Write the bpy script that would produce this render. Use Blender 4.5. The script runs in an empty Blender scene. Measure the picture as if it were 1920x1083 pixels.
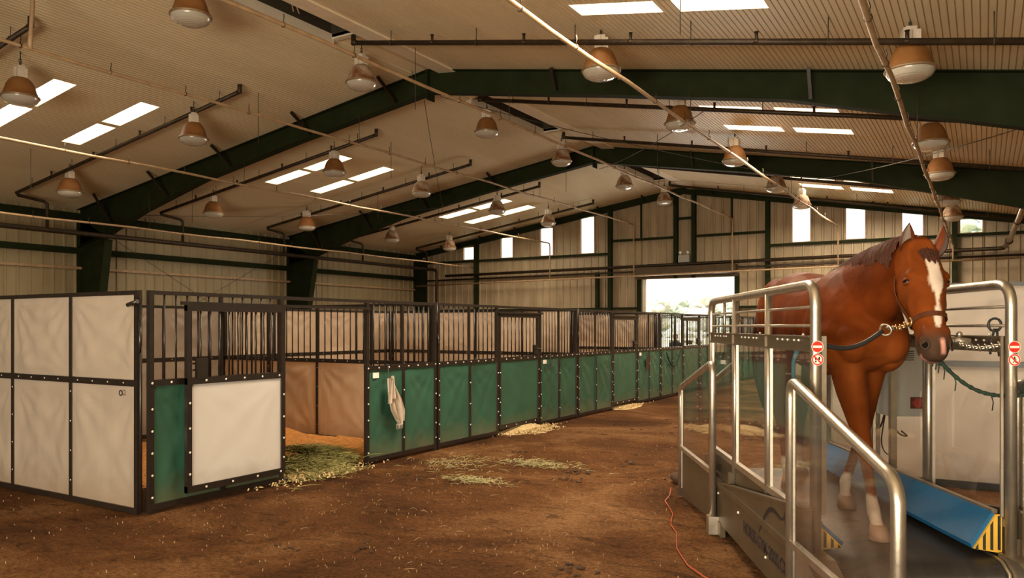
import bpy, bmesh, math, random
from mathutils import Vector, Matrix, noise
random.seed(7)
R = math.radians
C = bpy.context.scene.collection
D = bpy.data

# ------------------------------------------------------------------ materials
def newmat(name):
    m = D.materials.new(name); m.use_nodes = True
    nt = m.node_tree
    return m, nt, nt.nodes['Principled BSDF'], nt.nodes['Material Output']

def mat(name, col, rough=0.6, metal=0.0, var=0.15, scale=6.0, col2=None, amt=0.5, bump=0.0, bscale=None, spec=0.5, stretch=None, coat=0.0, detail=5):
    m, nt, b, out = newmat(name)
    N, L = nt.nodes, nt.links
    tc = N.new('ShaderNodeTexCoord'); mp = N.new('ShaderNodeMapping')
    L.new(tc.outputs['Object'], mp.inputs['Vector'])
    if stretch: mp.inputs['Scale'].default_value = stretch
    nz = N.new('ShaderNodeTexNoise'); nz.inputs['Scale'].default_value = scale; nz.inputs['Detail'].default_value = detail
    L.new(mp.outputs['Vector'], nz.inputs['Vector'])
    rp = N.new('ShaderNodeValToRGB')
    c2 = col2 if col2 else tuple(max(0, c*(1-var)) for c in col)
    c1 = col if col2 else tuple(min(1, c*(1+var)) for c in col)
    rp.color_ramp.elements[0].position = 0.5-amt*0.5+0.05; rp.color_ramp.elements[1].position = 0.5+amt*0.5-0.05
    rp.color_ramp.elements[0].color = (*c2, 1); rp.color_ramp.elements[1].color = (*c1, 1)
    L.new(nz.outputs['Fac'], rp.inputs['Fac']); L.new(rp.outputs['Color'], b.inputs['Base Color'])
    b.inputs['Roughness'].default_value = rough; b.inputs['Metallic'].default_value = metal
    b.inputs['Specular IOR Level'].default_value = spec
    if coat: b.inputs['Coat Weight'].default_value = coat; b.inputs['Coat Roughness'].default_value = 0.25
    if bump:
        n2 = N.new('ShaderNodeTexNoise'); n2.inputs['Scale'].default_value = bscale or scale*4; n2.inputs['Detail'].default_value = 4
        L.new(mp.outputs['Vector'], n2.inputs['Vector'])
        bp = N.new('ShaderNodeBump'); bp.inputs['Strength'].default_value = bump; bp.inputs['Distance'].default_value = 0.02
        L.new(n2.outputs['Fac'], bp.inputs['Height']); L.new(bp.outputs['Normal'], b.inputs['Normal'])
    return m

def emis(name, col, s):
    m, nt, b, out = newmat(name)
    b.inputs['Base Color'].default_value = (*col, 1)
    b.inputs['Emission Color'].default_value = (*col, 1); b.inputs['Emission Strength'].default_value = s
    return m

def glassmat(name, tint=(1, 1, 1), dirt=0.05, refl=1.0, dcol=(0.6, 0.55, 0.48)):
    m, nt, b, out = newmat(name)
    N, L = nt.nodes, nt.links
    N.remove(b)
    tr = N.new('ShaderNodeBsdfTransparent'); tr.inputs['Color'].default_value = (*tint, 1)
    gl = N.new('ShaderNodeBsdfGlossy'); gl.inputs['Roughness'].default_value = 0.03; gl.inputs['Color'].default_value = (1, 1, 1, 1)
    df = N.new('ShaderNodeBsdfDiffuse'); df.inputs['Color'].default_value = (*dcol, 1)
    ge = N.new('ShaderNodeNewGeometry'); dt = N.new('ShaderNodeVectorMath'); dt.operation = 'DOT_PRODUCT'
    L.new(ge.outputs['Normal'], dt.inputs[0]); L.new(ge.outputs['Incoming'], dt.inputs[1])
    ab = N.new('ShaderNodeMath'); ab.operation = 'ABSOLUTE'; L.new(dt.outputs['Value'], ab.inputs[0])
    om = N.new('ShaderNodeMath'); om.operation = 'SUBTRACT'; om.inputs[0].default_value = 1.0; L.new(ab.outputs[0], om.inputs[1])
    pw = N.new('ShaderNodeMath'); pw.operation = 'POWER'; pw.inputs[1].default_value = 5.0; L.new(om.outputs[0], pw.inputs[0])
    mu = N.new('ShaderNodeMath'); mu.operation = 'MULTIPLY_ADD'; mu.inputs[1].default_value = 0.85*refl; mu.inputs[2].default_value = 0.05*refl
    L.new(pw.outputs[0], mu.inputs[0])
    tc = N.new('ShaderNodeTexCoord'); nz = N.new('ShaderNodeTexNoise'); nz.inputs['Scale'].default_value = 2.5; nz.inputs['Detail'].default_value = 8
    mp = N.new('ShaderNodeMapping'); mp.inputs['Scale'].default_value = (1, 1.2, 0.8)
    L.new(tc.outputs['Object'], mp.inputs['Vector']); L.new(mp.outputs['Vector'], nz.inputs['Vector'])
    mr = N.new('ShaderNodeMapRange'); mr.inputs['From Min'].default_value = 0.4; mr.inputs['From Max'].default_value = 0.75
    mr.inputs['To Min'].default_value = dirt*0.4; mr.inputs['To Max'].default_value = dirt*2.2
    L.new(nz.outputs['Fac'], mr.inputs['Value'])
    m1 = N.new('ShaderNodeMixShader'); m2 = N.new('ShaderNodeMixShader')
    L.new(mr.outputs['Result'], m1.inputs['Fac']); L.new(tr.outputs[0], m1.inputs[1]); L.new(df.outputs[0], m1.inputs[2])
    L.new(mu.outputs[0], m2.inputs['Fac']); L.new(m1.outputs[0], m2.inputs[1]); L.new(gl.outputs[0], m2.inputs[2])
    L.new(m2.outputs[0], out.inputs['Surface'])
    return m

def tarpmat(name, col, rough=0.4, var=0.08, bump=0.35, spec=0.4, wr=1.0):
    """vinyl sheet: soft vertical and diagonal creases"""
    m, nt, b, out = newmat(name)
    N, L = nt.nodes, nt.links
    tc = N.new('ShaderNodeTexCoord')
    nz = N.new('ShaderNodeTexNoise'); nz.inputs['Scale'].default_value = 1.7; nz.inputs['Detail'].default_value = 6
    L.new(tc.outputs['Object'], nz.inputs['Vector'])
    rp = N.new('ShaderNodeValToRGB'); e = rp.color_ramp.elements
    e[0].position = 0.3; e[1].position = 0.7
    e[0].color = (*[c*(1-var) for c in col], 1); e[1].color = (*[min(1, c*(1+var)) for c in col], 1)
    L.new(nz.outputs['Fac'], rp.inputs['Fac'])
    # dirt splash towards the foot of the sheet
    sx = N.new('ShaderNodeSeparateXYZ'); L.new(tc.outputs['Object'], sx.inputs[0])
    nz3 = N.new('ShaderNodeTexNoise'); nz3.inputs['Scale'].default_value = 5; nz3.inputs['Detail'].default_value = 6
    L.new(tc.outputs['Object'], nz3.inputs['Vector'])
    ad = N.new('ShaderNodeMath'); ad.operation = 'MULTIPLY_ADD'; ad.inputs[1].default_value = 0.35; L.new(nz3.outputs['Fac'], ad.inputs[0])
    L.new(sx.outputs['Z'], ad.inputs[2])
    mr = N.new('ShaderNodeMapRange'); mr.inputs['From Min'].default_value = 0.15; mr.inputs['From Max'].default_value = 0.5
    mr.inputs['To Min'].default_value = 0.45; mr.inputs['To Max'].default_value = 0.0
    L.new(ad.outputs[0], mr.inputs['Value'])
    mx = N.new('ShaderNodeMix'); mx.data_type = 'RGBA'
    L.new(mr.outputs['Result'], mx.inputs['Factor']); L.new(rp.outputs['Color'], mx.inputs[6]); mx.inputs[7].default_value = (0.2, 0.12, 0.06, 1)
    L.new(mx.outputs[2], b.inputs['Base Color'])
    b.inputs['Roughness'].default_value = rough; b.inputs['Specular IOR Level'].default_value = spec
    mp = N.new('ShaderNodeMapping'); mp.inputs['Scale'].default_value = (5*wr, 5*wr, 0.9); mp.inputs['Rotation'].default_value = (0.12, 0.1, 0)
    L.new(tc.outputs['Object'], mp.inputs['Vector'])
    n2 = N.new('ShaderNodeTexNoise'); n2.inputs['Scale'].default_value = 1.6; n2.inputs['Detail'].default_value = 3; n2.inputs['Distortion'].default_value = 0.8
    L.new(mp.outputs['Vector'], n2.inputs['Vector'])
    bp = N.new('ShaderNodeBump'); bp.inputs['Strength'].default_value = bump; bp.inputs['Distance'].default_value = 0.05
    L.new(n2.outputs['Fac'], bp.inputs['Height']); L.new(bp.outputs['Normal'], b.inputs['Normal'])
    return m

M = {}
M['liner'] = mat('liner_panel', (0.88, 0.76, 0.54), 0.5, var=0.0, scale=0.5, col2=(0.78, 0.65, 0.43), amt=0.6, stretch=(3, 0.4, 1))
M['white_trim'] = mat('white_trim', (0.78, 0.70, 0.57), 0.5, var=0.08, scale=2)
M['wall'] = mat('wall_sheet', (0.40, 0.34, 0.20), 0.45, scale=1.2, col2=(0.32, 0.25, 0.14), amt=0.7, stretch=(2, 2, 0.5))
M['endwall'] = mat('end_wall_sheet', (0.52, 0.43, 0.29), 0.45, scale=1.6, col2=(0.29, 0.215, 0.13), amt=0.8, stretch=(2.5, 2.5, 0.45))
M['steel'] = mat('green_steel', (0.021, 0.031, 0.010), 0.75, scale=3, col2=(0.013, 0.018, 0.006), amt=0.6, spec=0.15)
M['darkpipe'] = mat('dark_pipe', (0.055, 0.034, 0.016), 0.5, scale=9, col2=(0.025, 0.016, 0.009), metal=0.3)
M['beige'] = mat('beige_pipe', (0.52, 0.36, 0.21), 0.5, scale=7, col2=(0.38, 0.25, 0.14))
M['wire'] = mat('thin_wire', (0.05, 0.04, 0.03), 0.6)
M['black'] = mat('black_frame', (0.012, 0.010, 0.009), 0.34, scale=22, col2=(0.022, 0.014, 0.010), amt=0.5, spec=0.6)
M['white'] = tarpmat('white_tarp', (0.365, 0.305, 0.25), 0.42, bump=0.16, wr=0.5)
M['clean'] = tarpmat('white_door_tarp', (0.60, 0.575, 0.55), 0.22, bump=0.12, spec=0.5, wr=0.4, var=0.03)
M['littarp'] = tarpmat('lit_white_tarp', (0.66, 0.58, 0.50), 0.4, bump=0.22, wr=0.5)  # white tarp lightened in its base colour, light on the wall painted in
M['clearglass'] = glassmat('clear_acrylic', (0.97, 0.965, 0.96), 0.03, 1.0)
M['tan'] = tarpmat('tan_tarp', (0.70, 0.53, 0.385), 0.45, bump=0.15)
M['green'] = tarpmat('green_vinyl', (0.034, 0.108, 0.072), 0.26, bump=0.22, spec=0.55, var=0.12, wr=0.5)
M['rivet'] = mat('rivet_metal', (0.75, 0.70, 0.62), 0.35, metal=0.3, scale=40)
M['galv'] = mat('galvanised_steel', (0.58, 0.52, 0.44), 0.36, metal=0.9, scale=14, col2=(0.46, 0.41, 0.34), bump=0.05, bscale=60)
M['sheetsteel'] = mat('sheet_steel', (0.125, 0.094, 0.058), 0.42, metal=0.4, scale=5, col2=(0.095, 0.07, 0.044))
M['greybox'] = mat('grey_cabinet_paint', (0.40, 0.39, 0.37), 0.4, scale=4, var=0.05)
M['glass'] = glassmat('scuffed_acrylic', (0.88, 0.86, 0.84), 0.10, 1.8, (0.42, 0.38, 0.35))
M['gateglass'] = glassmat('scratched_acrylic', (0.70, 0.67, 0.64), 0.12, 1.3, (0.36, 0.32, 0.29))
M['winglass'] = glassmat('window_glass', (0.97, 0.97, 0.97), 0.02, 1.0)
M['blue'] = mat('blue_guard', (0.012, 0.15, 0.36), 0.35, scale=7, col2=(0.010, 0.11, 0.28))
M['belt'] = mat('belt_rubber', (0.040, 0.036, 0.033), 0.38, scale=4, col2=(0.022, 0.020, 0.019), bump=0.05, stretch=(8, 0.6, 1))
M['yellow'] = mat('hazard_yellow', (0.80, 0.48, 0.06), 0.5)
M['blackpaint'] = mat('black_paint', (0.02, 0.02, 0.02), 0.5)
M['logo'] = mat('logo_ink', (0.016, 0.012, 0.016), 0.5)
M['signred'] = mat('sign_red', (0.70, 0.035, 0.02), 0.4)
M['signwhite'] = mat('sign_white', (0.85, 0.80, 0.74), 0.4)
M['rust'] = mat('rusty_shade', (0.215, 0.082, 0.016), 0.6, scale=6, col2=(0.30, 0.135, 0.04), amt=0.5, detail=9)
M['rustworn'] = mat('worn_rusty_shade', (0.19, 0.072, 0.018), 0.65, scale=6, col2=(0.46, 0.36, 0.26), amt=0.35, detail=9)
M['ballast'] = mat('ballast_paint', (0.68, 0.60, 0.50), 0.5, scale=9)
M['rim'] = mat('lamp_rim', (0.30, 0.20, 0.11), 0.45, metal=0.3)
def lens_mat():
    m, nt, b, out = newmat('lamp_lens')
    b.inputs['Base Color'].default_value = (0.62, 0.58, 0.50, 1); b.inputs['Roughness'].default_value = 0.18
    b.inputs['Transmission Weight'].default_value = 0.25
    N, L = nt.nodes, nt.links
    tc = N.new('ShaderNodeTexCoord'); wv = N.new('ShaderNodeTexWave'); wv.wave_type = 'RINGS'; wv.rings_direction = 'SPHERICAL'; wv.inputs['Scale'].default_value = 9
    L.new(tc.outputs['Object'], wv.inputs['Vector'])
    bp = N.new('ShaderNodeBump'); bp.inputs['Strength'].default_value = 0.2; bp.inputs['Distance'].default_value = 0.01
    L.new(wv.outputs['Fac'], bp.inputs['Height']); L.new(bp.outputs['Normal'], b.inputs['Normal'])
    return m
M['lens'] = lens_mat()
M['sky'] = emis('skylight_sheet', (1.0, 0.90, 0.72), 7.0)
M['leather'] = mat('brown_leather', (0.085, 0.026, 0.010), 0.5, scale=20, spec=0.2)
M['brass'] = mat('brass', (0.65, 0.42, 0.18), 0.28, metal=0.9)
M['strap'] = mat('black_strap', (0.018, 0.017, 0.018), 0.5)
M['greenrope'] = mat('green_rope', (0.014, 0.042, 0.022), 0.8, scale=30, col2=(0.005, 0.016, 0.010), bump=0.5)
M['bluerope'] = mat('blue_rope', (0.05, 0.25, 0.36), 0.7)
M['redcord'] = mat('red_cord', (0.45, 0.07, 0.025), 0.5)
M['cable'] = mat('black_cable', (0.02, 0.02, 0.02), 0.5)
M['towel'] = mat('grey_towel', (0.56, 0.47, 0.39), 0.9, scale=60, var=0.12, bump=0.3)
M['brownrag'] = mat('brown_cloth', (0.06, 0.02, 0.012), 0.9)
M['shaving'] = mat('orange_shavings', (0.78, 0.36, 0.10), 0.9, scale=18, col2=(0.50, 0.20, 0.045), amt=0.6, bump=1.0, bscale=45)
M['paleshaving'] = mat('pale_shavings', (0.80, 0.62, 0.34), 0.9, scale=30, col2=(0.55, 0.38, 0.17), bump=1.0, bscale=60)
M['hay'] = mat('green_hay', (0.30, 0.27, 0.09), 0.9, scale=9, col2=(0.13, 0.13, 0.035), amt=0.5)
M['straw'] = mat('dry_hay', (0.40, 0.36, 0.19), 0.9, scale=8, col2=(0.24, 0.22, 0.09))
M['chip'] = mat('wood_chips', (0.42, 0.27, 0.14), 0.9, scale=3, col2=(0.26, 0.15, 0.07))
M['clod'] = mat('dark_clods', (0.055, 0.026, 0.012), 0.95, scale=9)
M['ground'] = mat('outdoor_ground', (0.55, 0.48, 0.36), 0.95, scale=0.2, col2=(0.36, 0.40, 0.20))
M['leaf'] = mat('tree_leaf', (0.68, 0.74, 0.58), 0.8, scale=0.9, col2=(0.34, 0.42, 0.34), amt=0.6)  # leaf green paled in the colour to look overexposed outdoors
M['leafbleached'] = mat('tree_leaf_bleached', (0.82, 0.79, 0.72), 0.8, scale=0.9, col2=(0.55, 0.56, 0.48), amt=0.6)  # near-white leaves, the outdoor overexposure is put into this colour
M['bark'] = mat('tree_bark', (0.16, 0.12, 0.08), 0.9)
M['fencew'] = mat('fence_paint', (0.7, 0.66, 0.58), 0.6)
M['skin'] = mat('skin', (0.55, 0.32, 0.22), 0.5)
M['redhair'] = mat('red_hair', (0.26, 0.06, 0.02), 0.6)
M['darkcloth'] = mat('dark_cloth', (0.03, 0.03, 0.045), 0.8)
M['darkmetal'] = mat('dark_slot', (0.05, 0.04, 0.025), 0.7, scale=4)  # plain dark colour for the ridge slots and the roof skin
M['eye'] = mat('eye', (0.006, 0.004, 0.003), 0.2, spec=0.25)

def dirt_mat():
    m, nt, b, out = newmat('dirt_floor')
    N, L = nt.nodes, nt.links
    tc = N.new('ShaderNodeTexCoord')
    def nz(scale, detail=8, rough=0.6, dist=0.0, st=None):
        n = N.new('ShaderNodeTexNoise'); n.inputs['Scale'].default_value = scale; n.inputs['Detail'].default_value = detail
        n.inputs['Roughness'].default_value = rough; n.inputs['Distortion'].default_value = dist
        if st:
            mp = N.new('ShaderNodeMapping'); mp.inputs['Scale'].default_value = st
            L.new(tc.outputs['Object'], mp.inputs['Vector']); L.new(mp.outputs['Vector'], n.inputs['Vector'])
        else: L.new(tc.outputs['Object'], n.inputs['Vector'])
        return n
    a = nz(0.55, 7, 0.6, 0.6); rp = N.new('ShaderNodeValToRGB'); e = rp.color_ramp.elements
    e[0].position = 0.36; e[0].color = (0.095, 0.037, 0.011, 1); e[1].position = 0.66; e[1].color = (0.42, 0.225, 0.100, 1)
    x = rp.color_ramp.elements.new(0.5); x.color = (0.215, 0.096, 0.032, 1)
    L.new(a.outputs['Fac'], rp.inputs['Fac'])
    f = nz(38, 9, 0.8); r2 = N.new('ShaderNodeValToRGB'); e = r2.color_ramp.elements
    e[0].position = 0.34; e[0].color = (0.36, 0.33, 0.31, 1); e[1].position = 0.66; e[1].color = (1.6, 1.52, 1.42, 1)
    L.new(f.outputs['Fac'], r2.inputs['Fac'])
    mx = N.new('ShaderNodeMix'); mx.data_type = 'RGBA'; mx.blend_type = 'MULTIPLY'; mx.inputs['Factor'].default_value = 1
    L.new(rp.outputs['Color'], mx.inputs[6]); L.new(r2.outputs['Color'], mx.inputs[7])
    d = nz(5.5, 9, 0.75, 1.2, (0.5, 1.2, 1)); r3 = N.new('ShaderNodeValToRGB'); e = r3.color_ramp.elements
    e[0].position = 0.36; e[0].color = (1, 1, 1, 1); e[1].position = 0.47; e[1].color = (0, 0, 0, 1)
    L.new(d.outputs['Fac'], r3.inputs['Fac'])
    mk = N.new('ShaderNodeMath'); mk.operation = 'MULTIPLY'; mk.inputs[1].default_value = 0.7; L.new(r3.outputs['Color'], mk.inputs[0])
    m2 = N.new('ShaderNodeMix'); m2.data_type = 'RGBA'
    L.new(mk.outputs[0], m2.inputs['Factor']); L.new(mx.outputs[2], m2.inputs[6]); m2.inputs[7].default_value = (0.042, 0.018, 0.007, 1)
    L.new(m2.outputs[2], b.inputs['Base Color'])
    b.inputs['Roughness'].default_value = 0.95; b.inputs['Specular IOR Level'].default_value = 0.15
    h1 = nz(14, 8, 0.7); h2 = nz(90, 4, 0.7)
    ad = N.new('ShaderNodeMath'); ad.operation = 'MULTIPLY_ADD'; ad.inputs[1].default_value = 0.35
    L.new(h2.outputs['Fac'], ad.inputs[0]); L.new(h1.outputs['Fac'], ad.inputs[2])
    bp = N.new('ShaderNodeBump'); bp.inputs['Strength'].default_value = 1.0; bp.inputs['Distance'].default_value = 0.09
    L.new(ad.outputs[0], bp.inputs['Height']); L.new(bp.outputs['Normal'], b.inputs['Normal'])
    return m
M['dirt'] = dirt_mat()

def horse_mat():
    m, nt, b, out = newmat('chestnut_coat')
    N, L = nt.nodes, nt.links
    at = N.new('ShaderNodeVertexColor'); at.layer_name = 'coat'
    tc = N.new('ShaderNodeTexCoord'); nz = N.new('ShaderNodeTexNoise'); nz.inputs['Scale'].default_value = 6; nz.inputs['Detail'].default_value = 6
    L.new(tc.outputs['Object'], nz.inputs['Vector'])
    rp = N.new('ShaderNodeValToRGB'); e = rp.color_ramp.elements; e[0].position = 0.3; e[0].color = (0.66, 0.62, 0.6, 1); e[1].position = 0.7; e[1].color = (1.2, 1.2, 1.2, 1)
    L.new(nz.outputs['Fac'], rp.inputs['Fac'])
    mx = N.new('ShaderNodeMix'); mx.data_type = 'RGBA'; mx.blend_type = 'MULTIPLY'; mx.inputs['Factor'].default_value = 1
    L.new(at.outputs['Color'], mx.inputs[6]); L.new(rp.outputs['Color'], mx.inputs[7]); L.new(mx.outputs[2], b.inputs['Base Color'])
    b.inputs['Roughness'].default_value = 0.5; b.inputs['Specular IOR Level'].default_value = 0.3; b.inputs['IOR'].default_value = 1.18; b.inputs['Specular Tint'].default_value = (1.0, 0.62, 0.36, 1)
    b.inputs['Sheen Weight'].default_value = 0.0; b.inputs['Sheen Tint'].default_value = (0.9, 0.5, 0.25, 1)
    n2 = N.new('ShaderNodeTexNoise'); n2.inputs['Scale'].default_value = 130; n2.inputs['Detail'].default_value = 2
    L.new(tc.outputs['Object'], n2.inputs['Vector'])
    n3 = N.new('ShaderNodeTexNoise'); n3.inputs['Scale'].default_value = 9; n3.inputs['Detail'].default_value = 2
    L.new(tc.outputs['Object'], n3.inputs['Vector'])
    ad = N.new('ShaderNodeMath'); ad.operation = 'MULTIPLY_ADD'; ad.inputs[1].default_value = 0.06
    L.new(n2.outputs['Fac'], ad.inputs[0]); L.new(n3.outputs['Fac'], ad.inputs[2])
    bp = N.new('ShaderNodeBump'); bp.inputs['Strength'].default_value = 0.22; bp.inputs['Distance'].default_value = 0.03
    L.new(ad.outputs[0], bp.inputs['Height']); L.new(bp.outputs['Normal'], b.inputs['Normal'])
    return m
M['coat'] = horse_mat()
M['mane'] = mat('chestnut_mane', (0.080, 0.0175, 0.004), 0.75, scale=9, col2=(0.036, 0.008, 0.002), stretch=(6, 9, 1), bump=0.6, bscale=30)
M['skincoat'] = mat('chestnut_skin', (0.125, 0.029, 0.007), 0.6, scale=12, var=0.2, spec=0.2)
M['hoof'] = mat('pale_hoof', (0.46, 0.30, 0.22), 0.5, scale=9)
M['earin'] = mat('inner_ear', (0.20, 0.15, 0.12), 0.8)
M['nostril'] = mat('nostril', (0.010, 0.007, 0.006), 0.95, spec=0.02)
M['muzzle'] = mat('muzzle_skin', (0.055, 0.038, 0.028), 0.7, spec=0.15)

# ------------------------------------------------------------------ geometry helpers
class MB:
    def __init__(s): s.v = []; s.f = []; s.smooth = []
    def add(s, vs, fs, smooth=False):
        b = len(s.v); s.v += [tuple(p) for p in vs]
        for f in fs: s.f.append(tuple(i+b for i in f)); s.smooth.append(smooth)
        return s
    def box(s, x0, x1, y0, y1, z0, z1):
        vs = [(x, y, z) for x in (x0, x1) for y in (y0, y1) for z in (z0, z1)]
        return s.add(vs, [(0, 1, 3, 2), (4, 6, 7, 5), (0, 4, 5, 1), (2, 3, 7, 6), (0, 2, 6, 4), (1, 5, 7, 3)])
    def quad(s, a, b, c, d): return s.add([a, b, c, d], [(0, 1, 2, 3)])
    def tube(s, pts, r, n=10, cap=True, closed=False):
        """sweep a circle (radius r, or a radius per point) along points"""
        pts = [Vector(p) for p in pts]; k = len(pts)
        rr = r if isinstance(r, (list, tuple)) else [r]*k
        vs = []; prev = None
        for i, p in enumerate(pts):
            if closed: t = (pts[(i+1) % k]-pts[i-1])
            elif i == 0: t = pts[1]-p
            elif i == k-1: t = p-pts[i-1]
            else: t = (pts[i+1]-p).normalized()+(p-pts[i-1]).normalized()
            t = t.normalized() if t.length > 1e-9 else Vector((0, 0, 1))
            if prev is None:
                a = Vector((0, 0, 1)) if abs(t.z) < 0.9 else Vector((1, 0, 0))
                u = t.cross(a).normalized()
            else:
                u = (prev - t*prev.dot(t)); u = u.normalized() if u.length > 1e-6 else t.cross(Vector((0, 0, 1))).normalized()
            prev = u; w = t.cross(u)
            sc = 1.0
            if not closed and 0 < i < k-1:
                ang = (pts[i+1]-p).angle(p-pts[i-1], 0); sc = 1/max(0.6, math.cos(ang/2))
            for j in range(n):
                an = 2*math.pi*j/n
                vs.append(p+(u*math.cos(an)+w*math.sin(an))*rr[i]*(1 if sc == 1 else (1+(sc-1)*0.5)))
        fs = []
        for i in range(k if closed else k-1):
            for j in range(n):
                a = i*n+j; b = i*n+(j+1) % n; c = ((i+1) % k)*n+(j+1) % n; d = ((i+1) % k)*n+j
                fs.append((a, b, c, d))
        s.add(vs, fs, True)
        if cap and not closed:
            b0 = len(s.v)-len(vs)
            s.f.append(tuple(b0+j for j in reversed(range(n)))); s.smooth.append(False)
            s.f.append(tuple(b0+(k-1)*n+j for j in range(n))); s.smooth.append(False)
        return s
    def rod(s, a, b, r, n=8): return s.tube([a, b], r, n)
    def bar(s, a, b, w, h, up=(0, 0, 1)):
        """rectangular bar from a to b"""
        a = Vector(a); b = Vector(b); t = (b-a).normalized(); up = Vector(up)
        if abs(t.dot(up)) > 0.95: up = Vector((0, 1, 0))
        u = t.cross(up).normalized()*w/2; v = u.cross(t).normalized()*h/2
        vs = [a-u-v, a+u-v, a+u+v, a-u+v, b-u-v, b+u-v, b+u+v, b-u+v]
        return s.add(vs, [(0, 3, 2, 1), (4, 5, 6, 7), (0, 1, 5, 4), (1, 2, 6, 5), (2, 3, 7, 6), (3, 0, 4, 7)])
    def lathe(s, prof, n=24, o=(0, 0, 0), cap0=False, cap1=False):
        vs = []
        for r, z in prof:
            for j in range(n):
                a = 2*math.pi*j/n; vs.append((o[0]+r*math.cos(a), o[1]+r*math.sin(a), o[2]+z))
        fs = []
        for i in range(len(prof)-1):
            for j in range(n): fs.append((i*n+j, i*n+(j+1) % n, (i+1)*n+(j+1) % n, (i+1)*n+j))
        s.add(vs, fs, True); b = len(s.v)-len(vs); k = len(prof)
        if cap0: s.f.append(tuple(b+j for j in reversed(range(n)))); s.smooth.append(False)
        if cap1: s.f.append(tuple(b+(k-1)*n+j for j in range(n))); s.smooth.append(False)
        return s
    def ball(s, c, r, n=8, m=5, sq=(1, 1, 1)):
        vs = []; fs = []
        for i in range(m+1):
            ph = math.pi*i/m
            for j in range(n):
                a = 2*math.pi*j/n
                vs.append((c[0]+r*sq[0]*math.sin(ph)*math.cos(a), c[1]+r*sq[1]*math.sin(ph)*math.sin(a), c[2]+r*sq[2]*math.cos(ph)))
        for i in range(m):
            for j in range(n): fs.append((i*n+j, (i+1)*n+j, (i+1)*n+(j+1) % n, i*n+(j+1) % n))
        return s.add(vs, fs, True)
    def ring(s, c, R_, r, nrm=(0, 1, 0), n=16, m=6):
        nrm = Vector(nrm).normalized(); a = Vector((0, 0, 1)) if abs(nrm.z) < 0.9 else Vector((1, 0, 0))
        u = nrm.cross(a).normalized(); w = nrm.cross(u); c = Vector(c)
        return s.tube([c+(u*math.cos(2*math.pi*i/n)+w*math.sin(2*math.pi*i/n))*R_ for i in range(n)], r, m, closed=True)
    def grid(s, fn, nx, ny, smooth=True, flip=False):
        vs = [fn(i/nx, j/ny) for j in range(ny+1) for i in range(nx+1)]
        fs = []
        for j in range(ny):
            for i in range(nx):
                q = (j*(nx+1)+i, j*(nx+1)+i+1, (j+1)*(nx+1)+i+1, (j+1)*(nx+1)+i)
                fs.append(q[::-1] if flip else q)
        return s.add(vs, fs, smooth)
    def prism(s, pts, a, b, axis):
        """polygon pts (2-D) extruded along an axis from a to b"""
        def P(p, t):
            return {'x': (t, p[0], p[1]), 'y': (p[0], t, p[1]), 'z': (p[0], p[1], t)}[axis]
        n = len(pts); vs = [P(p, a) for p in pts]+[P(p, b) for p in pts]
        fs = [tuple(range(n))[::-1], tuple(range(n, 2*n))]+[(i, (i+1) % n, n+(i+1) % n, n+i) for i in range(n)]
        return s.add(vs, fs)
    def loft(s, rings, cap=True):
        n = len(rings[0]); vs = [p for r in rings for p in r]; fs = []
        for i in range(len(rings)-1):
            for j in range(n): fs.append((i*n+j, i*n+(j+1) % n, (i+1)*n+(j+1) % n, (i+1)*n+j))
        if cap: fs += [tuple(reversed(range(n))), tuple((len(rings)-1)*n+j for j in range(n))]
        return s.add(vs, fs, True)
    def mesh(s, name, m):
        me = D.meshes.new(name); me.from_pydata(s.v, [], s.f)
        me.polygons.foreach_set('use_smooth', s.smooth)
        for mm in (m if isinstance(m, (list, tuple)) else [m]): me.materials.append(mm)
        me.update()
        return me
    def build(s, name, m, parent=None, loc=None, fix=False):
        me = s.mesh(name, m)
        if fix:
            bm = bmesh.new(); bm.from_mesh(me); bmesh.ops.recalc_face_normals(bm, faces=bm.faces); bm.to_mesh(me); bm.free()
        o = D.objects.new(name, me); C.objects.link(o)
        if parent: o.parent = parent
        if loc: o.location = loc
        return o

def tag(o, label=None, cat=None, group=None, kind=None):
    if label: o['label'] = label
    if cat: o['category'] = cat
    if group: o['group'] = group
    if kind: o['kind'] = kind
    return o
def thing(name, label, cat, loc=(0, 0, 0), rz=0, group=None, kind=None):
    o = D.objects.new(name, None); C.objects.link(o); o.location = loc; o.rotation_euler = (0, 0, rz)
    o.empty_display_size = 0.2
    return tag(o, label, cat, group, kind)
KIDS = {}
def copy_tree(o, parent=None):
    c = o.copy(); C.objects.link(c); c.parent = parent
    for ch in o.children: copy_tree(ch, c)
    return c
def fbm(p, sc=1.0): return noise.fractal(Vector(p)*sc, 1.0, 2.0, 4)

# ------------------------------------------------------------------ building
XW, XR, XE, YE, Y0 = -21.6, -9.37, 2.95, 27.6, -6.0
ZR = 6.72
def roofz(x): return ZR+0.1486*(x-XR) if x < XR else ZR-0.172*(x-XR)
FRAMES = [-2.9, 4.73, 12.35, 19.98]

# floor
mb = MB()
def ff(a, b):
    x = -22+25.2*a; y = -6.2+34.2*b
    return (x, y, 0.012*fbm((x*0.9, y*0.9, 3)) - 0.008)
mb.grid(ff, 150, 190)
tag(mb.build('floor', M['dirt']), 'brown trodden dirt floor of the barn aisle', 'floor', kind='structure')

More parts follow.
